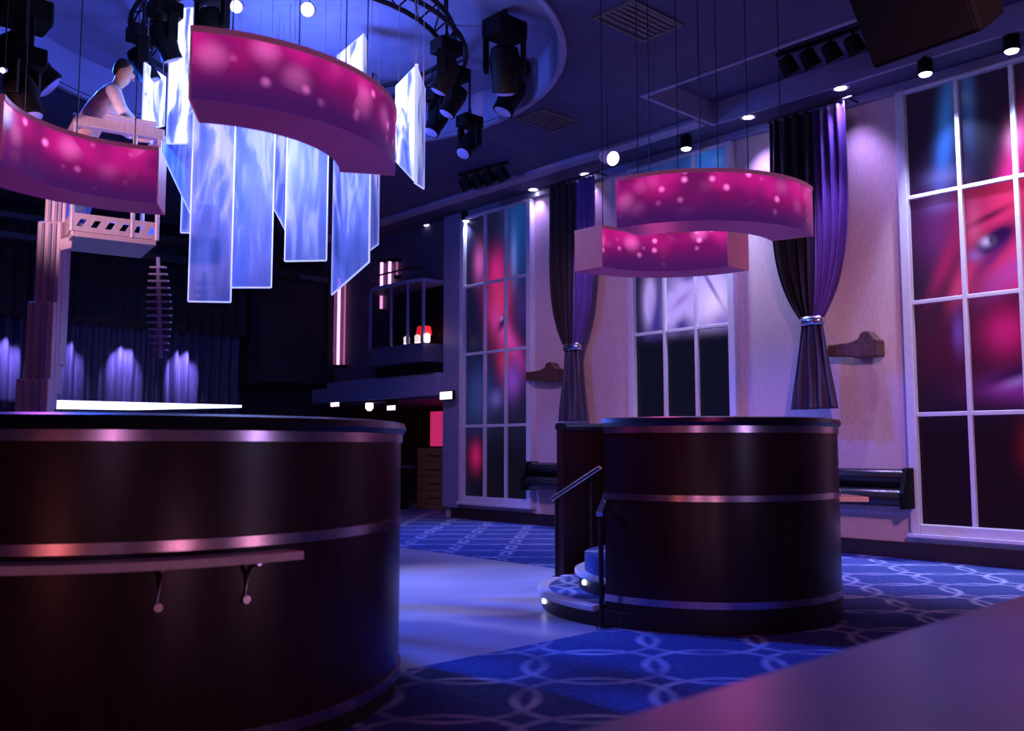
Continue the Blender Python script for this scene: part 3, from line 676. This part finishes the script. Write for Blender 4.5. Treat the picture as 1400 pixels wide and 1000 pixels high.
# hanging loudspeaker, top right
t = thing('hanging_speaker', 'big black loudspeaker hanging at the top right, against the ceiling', 'speaker', Pd(1260, 60, 6.2))
c = Pd(1264, 6, 6.2); fx = Vector((-.80, .10, -.55)).normalized(); sy = Vector((.1, 1, 0)).normalized(); sy = (sy - fx * sy.dot(fx)).normalized(); uz = fx.cross(sy)
obj('cabinet', MB().obox(c, fx * .20, sy * .40, uz * .28), M['black'], t, bevel=.02)
obj('grille', MB().obox(c + fx * .21, fx * .012, sy * .37, uz * .25), M['black'], t)
obj('bracket_pole', MB().tube([c, (c.x, c.y, CZ)], .03, 8), M['blackmetal'], t)

# ------------------------------------------------------------------ curtains on the window wall
def curtain(label, px, ytop, ytie, ybot, wt, wtie, wb):
    X = WX - .28; yc = PX(px, ytie, X).y; ztie = PX(px, ytie, X).z; zb = PX(px, ybot, X).z; zt = CZ - .16
    t = thing('tied_curtain', label, 'curtain', (X, yc, zb), 'tied curtains between the windows')
    def sheet(f0, f1, z0, z1, w0, w1, n, mbm, name, ph, amp, bow, xo=0):
        # f: fraction of the width, -1 left (big y) .. 1 right
        P = []; rows = 40
        for j in range(rows + 1):
            q = j / rows; z = z0 + (z1 - z0) * q
            if bow: wd = w1 + (w0 - w1) * (1 - q ** 5) * (1 - .12 * math.sin(q * math.pi * .5) * 0) 
            else: wd = w0 + (w1 - w0) * q ** .8
            wd = wd * (1 + (.06 * math.sin(math.pi * q) if bow else 0))
            row = []
            for i in range(n + 1):
                s_ = i / n; f_ = f0 + (f1 - f0) * s_
                am = amp * (.35 + .65 * min(1, wd / max(w0, w1)))
                row.append((X + xo - .05 + am * math.sin(s_ * math.pi * 2 * (4.5 if bow else 4) + ph) + .02 * math.sin(q * 5 + s_ * 9), yc - f_ * wd, z))
            P.append(row)
        return obj(name, MB().grid(P), mbm, t, smooth=True, solid=.012)
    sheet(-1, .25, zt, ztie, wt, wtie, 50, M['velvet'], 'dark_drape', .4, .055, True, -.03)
    sheet(.10, 1, zt, ztie, wt, wtie, 40, M['satin'], 'violet_lit_drape', 1.2, .05, True)
    sheet(-1, 1, ztie, zb, wtie, wb, 50, M['slate'], 'drape_tail', .2, .045, False, -.02)
    tb = MB(); 
    ring = [(X - .05 + .10 * math.cos(R(a)), yc + (wtie + .03) * math.sin(R(a))) for a in range(0, 360, 12)]
    for k in range(30):
        a, b = ring[k], ring[(k + 1) % 30]
    P = [[(x, y, ztie - .06) for x, y in ring + ring[:1]], [(X - .05 + (x - X + .05) * 1.1, yc + (y - yc) * 1.05, ztie) for x, y in ring + ring[:1]], [(x, y, ztie + .06) for x, y in ring + ring[:1]]]
    tb.grid(P); obj('tie_ring', tb, M['chrome'], t, smooth=True, solid=.01)
    obj('curtain_rod', MB().tube([(X - .05, yc - wt - .12, zt + .04), (X - .05, yc + wt + .12, zt + .04)], .018, 10), M['blackmetal'], t, smooth=True)
    for yy in (yc - wt - .05, yc + wt + .05): obj('rod_bracket', MB().tube([(X - .05, yy, zt + .04), (WX, yy, zt + .04)], .014, 8), M['blackmetal'], t)
    lamp('SPOT', (X - .45, yc - wt * .75, CZ - .05), (X, yc - wt * .6, 2.8), 620, (.46, .26, 1.0), .05, 26, .8)
    return yc
y1 = curtain('dark and violet-lit tied curtain between the left and middle windows', 785, 260, 475, 576, .54, .16, .32)
y2 = curtain('dark and violet-lit tied curtain between the middle and right windows', 1113, 150, 440, 560, .58, .14, .34)

# ------------------------------------------------------------------ wooden wall brackets and padded rails
def wall_bracket(label, xa, ya, xb, yb, flip):
    X = WX - .16; a = PX(xa, ya, X); b = PX(xb, yb, X); z = (a.z + b.z) / 2
    t = thing('wall_bracket', label, 'wall bracket', (WX, (a.y + b.y) / 2, z - .15), 'carved wooden wall brackets')
    L_ = abs(a.y - b.y); ym = (a.y + b.y) / 2
    prof = [(-.5, -.11), (-.12, -.13), (.06, -.16), (.5, -.16), (.5, .06), (.40, .10), (.34, .17), (.26, .20), (.16, .18), (.10, .10), (-.05, .06), (-.3, .05), (-.5, .05)]
    poly = [(X - .09, ym - f_ * L_, z + h_) for f_, h_ in prof]
    obj('carved_arm', MB().prism(poly, (.18, 0, 0)), M['brown'], t, bevel=.02)
    obj('wall_plate', MB().box((WX - .07, ym - L_ * .25, z - .12), (WX, ym + L_ * .05, z + .04)), M['brown'], t, bevel=.008)
wall_bracket('brown carved wooden bracket left of the left curtain', 723, 512, 766, 510, False)
wall_bracket('brown carved wooden bracket right of the right curtain', 1135, 473, 1206, 476, True)
def lean_rail(label, ya, yb):
    t = thing('padded_bench', label, 'bench', (WX - .2, (ya + yb) / 2, .66), 'padded black wall benches')
    for z, r, x in ((1.06, .105, WX - .20), (.80, .115, WX - .30)):
        n = 18; bo = obj('bolster', MB().lathe((x, ya + .06, z), [(r * .8, 0), (r, .03), (r, yb - ya - .15), (r * .8, yb - ya - .12)], n, (0, 1, 0)), M['leather'], t, smooth=True)
    for yy in (ya, yb):
        poly = [(WX - .01, yy, .66), (WX - .42, yy, .66), (WX - .44, yy, .86), (WX - .32, yy, 1.18), (WX - .01, yy, 1.18)]
        obj('end_bracket', MB().prism(poly, (0, .06 if yy == ya else -.06, 0)), M['black'], t, bevel=.015)
    obj('back_board', MB().box((WX - .06, ya + .06, .68), (WX - .005, yb - .06, 1.0)), M['black'], t)
lean_rail('black padded wall bench under the right curtain, beside the right window', 5.2, 7.6)
lean_rail('black padded wall bench under the left curtain', 9.98, 12.24)

# ------------------------------------------------------------------ personnel lift with a worker
D = 8.4
t = thing('personnel_lift', 'aluminium mast lift raising a basket beside the chandelier', 'lift', (2.45, 8.9, 0))
def pcol(x0, x1, y, d): a = Pd(x0, y, d); b = Pd(x1, y, d); return a, b
obj('base', MB().box((2.05, 8.55, .10), (2.85, 9.55, .30)), M['blackmetal'], t, bevel=.02)
for sx, sy_ in ((2.12, 8.65), (2.78, 8.65), (2.12, 9.45), (2.78, 9.45)):
    obj('wheel', MB().lathe((sx - .03, sy_, .08), [(.05, 0), (.08, .01), (.08, .05), (.05, .06)], 16, (1, 0, 0)), M['black'], t, smooth=True)
secs = [(33, 77, 520, 600), (43, 80, 415, 560), (52, 85, 305, 540), (61, 90, 235, 500)]
for k, (xa, xb, yt, yb) in enumerate(secs):
    a, b = pcol(xa, xb, 400, D - .1 + .05 * k); zt = Pd(xa, yt, D).z; zb = .3 if k == 0 else Pd(xa, yb, D).z
    m_ = (a + b) / 2; hx = (b - a).length / 2; fw2 = Vector((math.sin(YAW), math.cos(YAW), 0))
    s = obj('mast_section', MB().obox((m_.x, m_.y, (zt + zb) / 2), RT * hx, fw2 * .07, (0, 0, (zt - zb) / 2)), M['alu'], t, bevel=.012)
    gr = MB()
    for q in (-.45, .15, .55):
        gr.obox(Vector((m_.x, m_.y, (zt + zb) / 2)) + RT * hx * q - fw2 * .075, RT * .012, fw2 * .012, (0, 0, (zt - zb) / 2 - .02))
    obj('mast_rib', gr, M['trim'], s)
fl, fr_ = Pd(97, 330, 8.15), Pd(214, 330, 8.55); fz = 3.40
ex = (fr_ - fl); ex.z = 0; bw = ex.length; ex.normalize(); ey = Vector((-ex.y, ex.x, 0)); bd = .72
def bp(u, v, z): q = fl + ex * u * bw + ey * v * bd; return Vector((q.x, q.y, z))
obj('basket_floor', MB().obox(bp(.5, .5, fz - .02), ex * bw / 2, ey * bd / 2, (0, 0, .025)), M['alu'], t, bevel=.008)
kp = MB()
for z0, z1 in ((fz + .005, fz + .05), (fz + .12, fz + .17)): kp.obox(bp(.5, 0, (z0 + z1) / 2), ex * bw / 2, ey * .012, (0, 0, (z1 - z0) / 2))
for k in range(6): kp.obox(bp((k + .5) / 6 - .06, 0, fz + .085), ex * .035 + Vector((0, 0, .0)), ey * .012, Vector((0, 0, .036)) + ex * .02)
kp.obox(bp(.5, 1, fz + .085), ex * bw / 2, ey * .012, (0, 0, .08)); kp.obox(bp(0, .5, fz + .085), ey * bd / 2, ex * .012, (0, 0, .08)); kp.obox(bp(1, .5, fz + .085), ey * bd / 2, ex * .012, (0, 0, .08))
obj('kick_panel', kp, M['alu'], t)
for u, v in ((0, 0), (.70, 0), (1, 0), (0, 1), (1, 1)):
    obj('basket_post', MB().tube([bp(u, v, fz), bp(u, v, fz + 1.0)], .022, 10), M['alu'], t, smooth=True)
rl = MB().obox(bp(.5, 0, fz + 1.03), ex * (bw / 2 + .03), ey * .05, (0, 0, .05)).obox(bp(.5, 1, fz + 1.03), ex * (bw / 2 + .03), ey * .025, (0, 0, .03)).obox(bp(0, .5, fz + 1.03), ey * bd / 2, ex * .025, (0, 0, .03)).obox(bp(1, .5, fz + 1.03), ey * bd / 2, ex * .025, (0, 0, .03))
obj('top_rail', rl, M['alu'], t, bevel=.01)
obj('tool_tray', MB().obox(bp(.62, -.05, fz + 1.09), ex * bw * .30, ey * .11, (0, 0, .015)), M['white'], t, bevel=.006)
a = Pd(88, 330, D); obj('basket_arm', MB().obox((a + bp(0, .4, fz)) / 2 + Vector((0, 0, -.05)), (bp(0, .4, fz) - a) / 2 + ex * .04, ey * .06, (0, 0, .06)), M['alu'], t, bevel=.01)
# dangling cable chain
t = thing('cable_chain', 'ribbed cable chain hanging below the right end of the lift basket', 'cable', Pd(219, 490, 8.75))
a, b = Pd(216, 352, 8.75), Pd(219, 490, 8.75)
obj('spine', MB().tube([a, b], [.018, .026], 8), M['trim'], t, smooth=True)
for k in range(13):
    p = a.lerp(b, .10 + .82 * k / 12); hw = .06 + .055 * math.sin(math.pi * (k + 1) / 14)
    obj('chain_link', MB().obox(p, RT * hw, FW * .03, Vector((0, 0, .009))), M['trim'], t)

# the worker
def skinned(name, joints, edges, m, parent, root=0, sub=2):
    me = bpy.data.meshes.new(name); base = wloc(parent)
    me.from_pydata([tuple(j[0]) for j in joints], edges, [])
    o = bpy.data.objects.new('tmp_' + name, me); COL.objects.link(o)
    o.modifiers.new('skin', 'SKIN'); sb = o.modifiers.new('sub', 'SUBSURF'); sb.levels = sub; sb.render_levels = sub
    sv = me.skin_vertices[0].data
    for i, j in enumerate(joints):
        r = j[1]; sv[i].radius = r if isinstance(r, tuple) else (r, r); sv[i].use_root = (i == root)
    dg = bpy.context.evaluated_depsgraph_get(); dg.update()
    nm = bpy.data.meshes.new_from_object(o.evaluated_get(dg)); bpy.data.objects.remove(o)
    nm.name = name
    for p in nm.polygons: p.use_smooth = True
    nm.materials.clear(); nm.materials.append(m)
    q = bpy.data.objects.new(name, nm); COL.objects.link(q); q.parent = parent
    return q
pp = bp(.22, .48, fz + .005)
person = thing('person', 'man in a salmon vest and pale sleeves leaning over the lift basket rail', 'person', pp)
person.rotation_euler = (0, 0, R(-18))
# local frame: +x is where he faces, +y his left, z up
J = {}
def body():
    js = []; es = []
    def add(p, r, par=None):
        js.append((Vector(p), r)); i = len(js) - 1
        if par is not None: es.append((par, i))
        return i
    pel = add((-.06, 0, .98), (.15, .12)); ab = add((0, 0, 1.14), (.14, .115), pel); ch = add((.10, 0, 1.32), (.16, .12), ab)
    ub = add((.19, 0, 1.46), (.12, .09), ch); nk = add((.22, 0, 1.545), .055, ub); h0 = add((.26, 0, 1.60), .068, nk); h1 = add((.285, 0, 1.67), (.074, .086), h0)
    h2 = add((.295, 0, 1.745), (.072, .080), h1); h3 = add((.29, 0, 1.785), .05, h2)
    nose = add((.385, 0, 1.665), .016, h1)
    for s in (-1, 1):
        add((.27, s * .088, 1.67), .016, h1)
        sh = add((.19, s * .19, 1.43), .062, ub); el = add((.27, s * .26, 1.22), .045, sh); wr = add((.43, s * .21, 1.11), .030, el)
        pm = add((.505, s * .20, 1.10), (.036, .024), wr); ke = add((.55, s * .195, 1.10), (.036, .018), pm)
        hip = add((-.06, s * .10, .90), .092, pel); kn = add((.0, s * .11, .50), .062, hip); an = add((-.06, s * .12, .09), .042, kn)
        to = add((.05, s * .13, .04), .04, an); add((.13, s * .135, .03), .03, to)
        for f_ in range(4):
            yo = (f_ - 1.5) * .021; l = (.066, .078, .074, .056)[f_]
            k0 = add((.557, s * .195 + yo, 1.103), .0095, ke); k1 = add((.557 + l * .55, s * .195 + yo * 1.1, 1.097), .009, k0); add((.557 + l * .85, s * .195 + yo * 1.1, 1.072), .0075, k1)
        t0 = add((.50, s * (.20 - .034), 1.095), .011, pm); t1 = add((.535, s * (.20 - .058), 1.087), .010, t0); add((.565, s * (.20 - .062), 1.075), .008, t1)
    return js, es
js, es = body()
skinned('body', js, es, M['skin'], person)
def chain(name, pts, m, sub=2, branches=()):
    j = []; e = []
    for i, (p, r) in enumerate(pts): j.append((Vector(p), r)); e += [(i - 1, i)] if i else []
    for at_, br in branches:
        prev = at_
        for p, r in br: j.append((Vector(p), r)); e.append((prev, len(j) - 1)); prev = len(j) - 1
    return skinned(name, j, e, m, person, 0, sub)
chain('vest', [((-.07, 0, .94), (.165, .135)), ((0, 0, 1.14), (.158, .132)), ((.10, 0, 1.32), (.178, .138)), ((.185, 0, 1.455), (.135, .10)), ((.215, 0, 1.50), (.075, .07))], M['shirt'])
for s in (-1, 1):
    chain('sleeve', [((.17, s * .13, 1.44), .075), ((.195, s * .19, 1.42), .076), ((.27, s * .262, 1.215), .058), ((.40, s * .215, 1.12), .045)], M['sleeve'])
chain('trousers', [((-.065, 0, .99), (.162, .130)), ((-.062, 0, .92), (.165, .135))], M['jeans'], 2,
      [(1, [((-.06, s * .10, .84), .105), ((.0, s * .11, .50), .078), ((-.055, s * .12, .10), .064)]) for s in (-1, 1)])
for s in (-1, 1): chain('shoe', [((-.08, s * .12, .045), .047), ((.04, s * .13, .045), .05), ((.14, s * .135, .035), .038)], M['shoe'])
chain('hair', [((.225, 0, 1.62), (.07, .06)), ((.255, 0, 1.70), (.092, .090)), ((.28, 0, 1.765), (.098, .092)), ((.335, 0, 1.785), (.06, .05))], M['hair'])
fe = MB()
for s in (-1, 1): fe.lathe((.362, s * .034, 1.695), [(.003, -.006), (.011, 0), (.003, .006)], 8, (1, 0, 0))
q = obj('eyes', fe, M['black']); q.location = q.location; 
loc = q.location.copy(); q.parent = person; q.location = loc
mo = MB().obox((.366, 0, 1.625), (.006, 0, 0), (0, .024, 0), (0, 0, .005)); q = obj('mouth', mo, M['shirt']); loc = q.location.copy(); q.parent = person; q.location = loc

# ------------------------------------------------------------------ stage and far end of the room
t = thing('stage', 'raised black stage with bright strip along its front edge', 'stage', (5.2, 18.6, 0))
obj('stage_body', MB().box((-2, 18.1, 0), (9.5, 19.95, 2.12)), M['blackwall'], t)
obj('light_strip', MB().prism([(5.0, 18.02, 2.14), (6.6, 18.02, 2.16), (8.8, 18.02, 2.27), (8.8, 18.02, 2.32), (5.0, 18.02, 2.30)], (0, .07, 0)), M['led'], t)
def drape(name, label, x0, x1, y, z0, z1, n, amp, m, pl):
    P = []
    for j in range(13):
        z = z1 + (z0 - z1) * j / 12; row = []
        for i in range(n + 1):
            s_ = i / n; row.append((x0 + (x1 - x0) * s_, y + amp * math.sin(s_ * pl * 2 * math.pi) * (.7 + .3 * math.sin(s_ * 23)) + .02 * math.sin(j * .7 + s_ * 40), z))
        P.append(row)
    return tag(obj(name, MB().grid(P), m, smooth=True, solid=.012), label, 'curtain')
M['stagecloth'] = mat('dark stage cloth', (.05, .04, .11), .6, nscale=30, amt=.3, stretch=(1, 1, .1))
drape('stage_curtain', 'wide dark pleated curtain across the back of the stage', -1.5, 9.5, 19.6, 2.14, 5.0, 420, .085, M['stagecloth'], 46)
drape('stage_valance', 'black valance across the top of the stage curtain', -1.5, 9.5, 19.3, 3.95, 5.95, 240, .05, M['velvet'], 40)
for px, wt in ((6, 1.0), (92, .6), (170, .9), (250, 1.3)):
    p = PY(px, 480, 19.5); lamp('SPOT', (p.x, 19.1, 3.9), (p.x, 19.6, 3.05), 620 * wt, (.40, .34, 1.0), .02, 48, .9)
t = thing('lighting_bridge', 'dark steel bridge high in front of the stage', 'truss', (4, 17.2, 5.3))
for z in (5.0, 5.35, 5.8): obj('bridge_beam', MB().box((-2, 17.1, z), (9.6, 17.3, z + .12)), M['blackmetal'], t, bevel=.01)
for k in range(8): obj('bridge_upright', MB().box((-1.2 + 1.45 * k, 17.14, 5.0), (-1.08 + 1.45 * k, 17.26, CZ - .015)), M['blackmetal'], t)
t = thing('screen_box', 'tall dark boxed screen at the far end of the room', 'screen', (10.7, 19.5, 2.9))
obj('screen_face', MB().box((9.75, 19.3, 2.95), (11.55, 19.36, 5.35)), M['screen'], t)
obj('screen_frame', MB().box((9.55, 19.2, 2.85), (9.75, 19.95, 5.7)).box((11.55, 19.2, 2.85), (11.72, 19.95, 5.7)).box((9.75, 19.2, 5.35), (11.55, 19.95, 5.7)), M['blackwall'], t)
obj('screen_header', MB().box((9.8, 19.14, 5.42), (11.5, 19.2, 5.52)), M['wall_dark'], t)
# neon tubes on the upper wall
for px, ya, yb, lab, mm in ((456, 372, 500, 'leftmost long pink neon tube beside the dark screen', 'neon'), (464, 380, 500, 'second long pink neon tube beside the dark screen', 'neon'), (472, 385, 500, 'third long, dimmer neon tube beside the dark screen', 'neon_dim'),
                        (522, 358, 424, 'brightest pink neon tube left of the glazed cabin', 'neon'), (533, 357, 392, 'middle short neon tube above the cabin corner', 'neon'), (543, 357, 378, 'thin short neon tube nearest the cabin roof', 'neon_dim')):
    X = WX - .02; a = PX(px, ya, X); b = PX(px, yb, X)
    t = thing('neon_tube', lab, 'neon light', (X, a.y, b.z))
    obj('tube', MB().tube([(X, a.y, b.z + .02), (X, a.y, a.z)], .035 if mm == 'neon' else .022, 10), M[mm], t, smooth=True)
    mb = MB()
    for z in (b.z - .05, a.z - .02): mb.box((X - .05, a.y - .05, z), (WX + .05, a.y + .05, z + .07))
    obj('end_cap', mb, M['black'], t)
# glazed cabin on the mezzanine
t = thing('vip_cabin', 'small dark glazed cabin with railing sitting on the bulkhead', 'booth', (11.5, 16.2, 2.98))
ya, yb = 14.98, 17.15; xf = 11.25
obj('cabin_base', MB().prism([(WX + .04, ya, 3.2), (xf, ya, 3.2), (xf - .1, ya + .4, 3.2), (xf - .1, yb - .4, 3.2), (xf + .15, yb, 3.2), (WX + .04, yb, 3.2)], (0, 0, .38)), M['wall_dark'], t, bevel=.01)
obj('base_shelf', MB().prism([(WX + .04, ya, 2.98), (xf + .2, ya, 2.98), (xf + .2, yb - .2, 2.98), (WX + .04, yb - .2, 2.98)], (0, 0, .22)), M['black'], t)
obj('cabin_roof', MB().prism([(WX + .04, ya, 4.86), (xf, ya, 4.86), (xf - .1, ya + .4, 4.86), (xf - .1, yb - .4, 4.86), (xf + .15, yb, 4.86), (WX + .04, yb, 4.86)], (0, 0, .07)), M['trim'], t, bevel=.01)
obj('cabin_back', MB().box((WX + .02, ya, 3.58), (WX + .05, yb, 4.86)), M['black'], t)
cs = [(xf, ya), (xf - .1, ya + .4), (xf - .1, ya + 1.0), (xf - .1, yb - .4), (xf + .15, yb)]
for x, y in cs: obj('cabin_post', MB().box((x - .02, y - .025, 3.58), (x + .03, y + .025, 4.86)), M['trim'], t)
for (xa, y_a), (xb, y_b) in zip(cs[:-1], cs[1:]):
    d = Vector((xb - xa, y_b - y_a, 0)); n_ = Vector((-d.y, d.x, 0)).normalized()
    obj('glass_pane', MB().obox(((xa + xb) / 2, (y_a + y_b) / 2, 4.22), d / 2 * .95, n_ * .005, (0, 0, .62)), M['glass'], t)
obj('roof_railing', MB().tube([(xf, ya, 5.15), (xf - .1, ya + .5, 5.17), (xf - .1, yb - .5, 5.17), (xf + .2, yb, 5.15)], .02, 8).tube([(xf, ya + .05, 4.93), (xf, ya + .05, 5.15)], .012, 6).tube([(xf - .1, yb - .5, 4.93), (xf - .1, yb - .5, 5.17)], .012, 6), M['blackmetal'], t, smooth=True)
p = PX(577, 446, 11.5)
t = thing('red_lamp', 'small glowing red lamp inside the glazed cabin', 'lamp', (11.55, p.y, 3.58))
obj('lamp_base', MB().lathe((11.55, p.y, 3.58), [(.09, 0), (.08, .03), (.02, .05), (.02, .24)], 14), M['black'], t, smooth=True)
obj('lamp_shade', MB().lathe((11.55, p.y, 3.80), [(.17, 0), (.14, .17)], 18), M['red'], t, smooth=True)
for px, lab in ((556, 'left candle glass in the cabin window'), (571, 'middle candle glass, under the red lamp'), (584, 'right candle glass, under the red lamp')):
    p = PX(px, 458, 11.3)
    tag(obj('candle', MB().lathe((11.30, p.y, 3.58), [(.05, 0), (.06, .02), (.065, .16), (.03, .19)], 12), M['candle'], smooth=True), lab, 'candle', 'candles in the cabin')
# bar under the bulkhead
struct('ceiling_bar', MB().box((WX - .2, 14.95, 2.45), (15.5, 20, 2.5)), M['wall_dark'])
t = thing('back_bar_cabinet', 'brown wooden drawer cabinet under the glowing pink panel in the bar', 'cabinet', (13.2, 16.6, .008))
cy0, cy1 = 16.0, 17.5; cx = 13.0
obj('carcass', MB().box((cx, cy0, .008), (cx + .5, cy1, 1.42)), M['cabinet'], t, bevel=.01)
for k in range(4):
    f_ = obj('drawer', MB().box((cx - .025, cy0 + .05, .14 + .32 * k), (cx, cy1 - .05, .42 + .32 * k)), M['cabinet'], t, bevel=.006)
    obj('drawer_pull', MB().tube([(cx - .04, 16.5, .28 + .32 * k), (cx - .04, 17.0, .28 + .32 * k)], .012, 6), M['chrome'], f_)
tag(obj('light_box', MB().box((13.3, 15.7, 1.46), (13.36, 17.4, 2.28)), M['redglow'], bevel=.01), 'glowing pink red panel behind the wooden cabinet', 'light box')
t = thing('bar_stand', 'dark bar stand with a pale foot rail under the bulkhead', 'stand', (12.3, 17.9, .008))
obj('stand_body', MB().box((12.2, 17.4, .008), (12.7, 18.6, .95)), M['black'], t, bevel=.01)
obj('stand_top', MB().box((12.1, 17.3, .95), (12.8, 18.7, 1.0)), M['wall_dark'], t, bevel=.01)
obj('stand_rail', MB().tube([(12.12, 17.3, .12), (12.12, 18.7, .12)], .03, 8), M['ledge'], t, smooth=True)
def sign(name, label, cat, px, py, w_, h_, X, m='sign'):
    p = PX(px, py, X); t = thing(name, label, cat, (X, p.y, p.z - h_))
    obj('sign_face', MB().box((X - .01, p.y - w_, p.z - h_), (X, p.y + w_, p.z + h_)), M[m], t)
    obj('sign_housing', MB().box((X, p.y - w_ - .02, p.z - h_ - .02), (X + .064, p.y + w_ + .02, max(p.z + h_ + .02, 2.505 if X > WX - .3 else 0))), M['black'], t)
sign('lit_sign', 'bright white lit sign at the pilaster end of the bulkhead', 'sign', 610, 541, .19, .075, WX - .36)
sign('lit_sign', 'leftmost lit white sign beyond the near booth rim', 'sign', 458, 552, .18, .07, WX - .2)
sign('lit_sign', 'small lit white sign under the middle of the bulkhead', 'sign', 535, 558, .15, .05, WX - .2)
p = PX(505, 556, WX - .1)
t = thing('wall_lamp', 'small yellowish lamp between the two lit signs', 'lamp', (p.x, p.y, p.z))
obj('bulb', MB().lathe(p, [(.04, -.10), (.09, -.04), (.09, .06), (.04, .12)], 12), M['candle'], t, smooth=True)
obj('lamp_cap', MB().lathe(p, [(.03, .12), (.03, .22)], 8), M['black'], t)
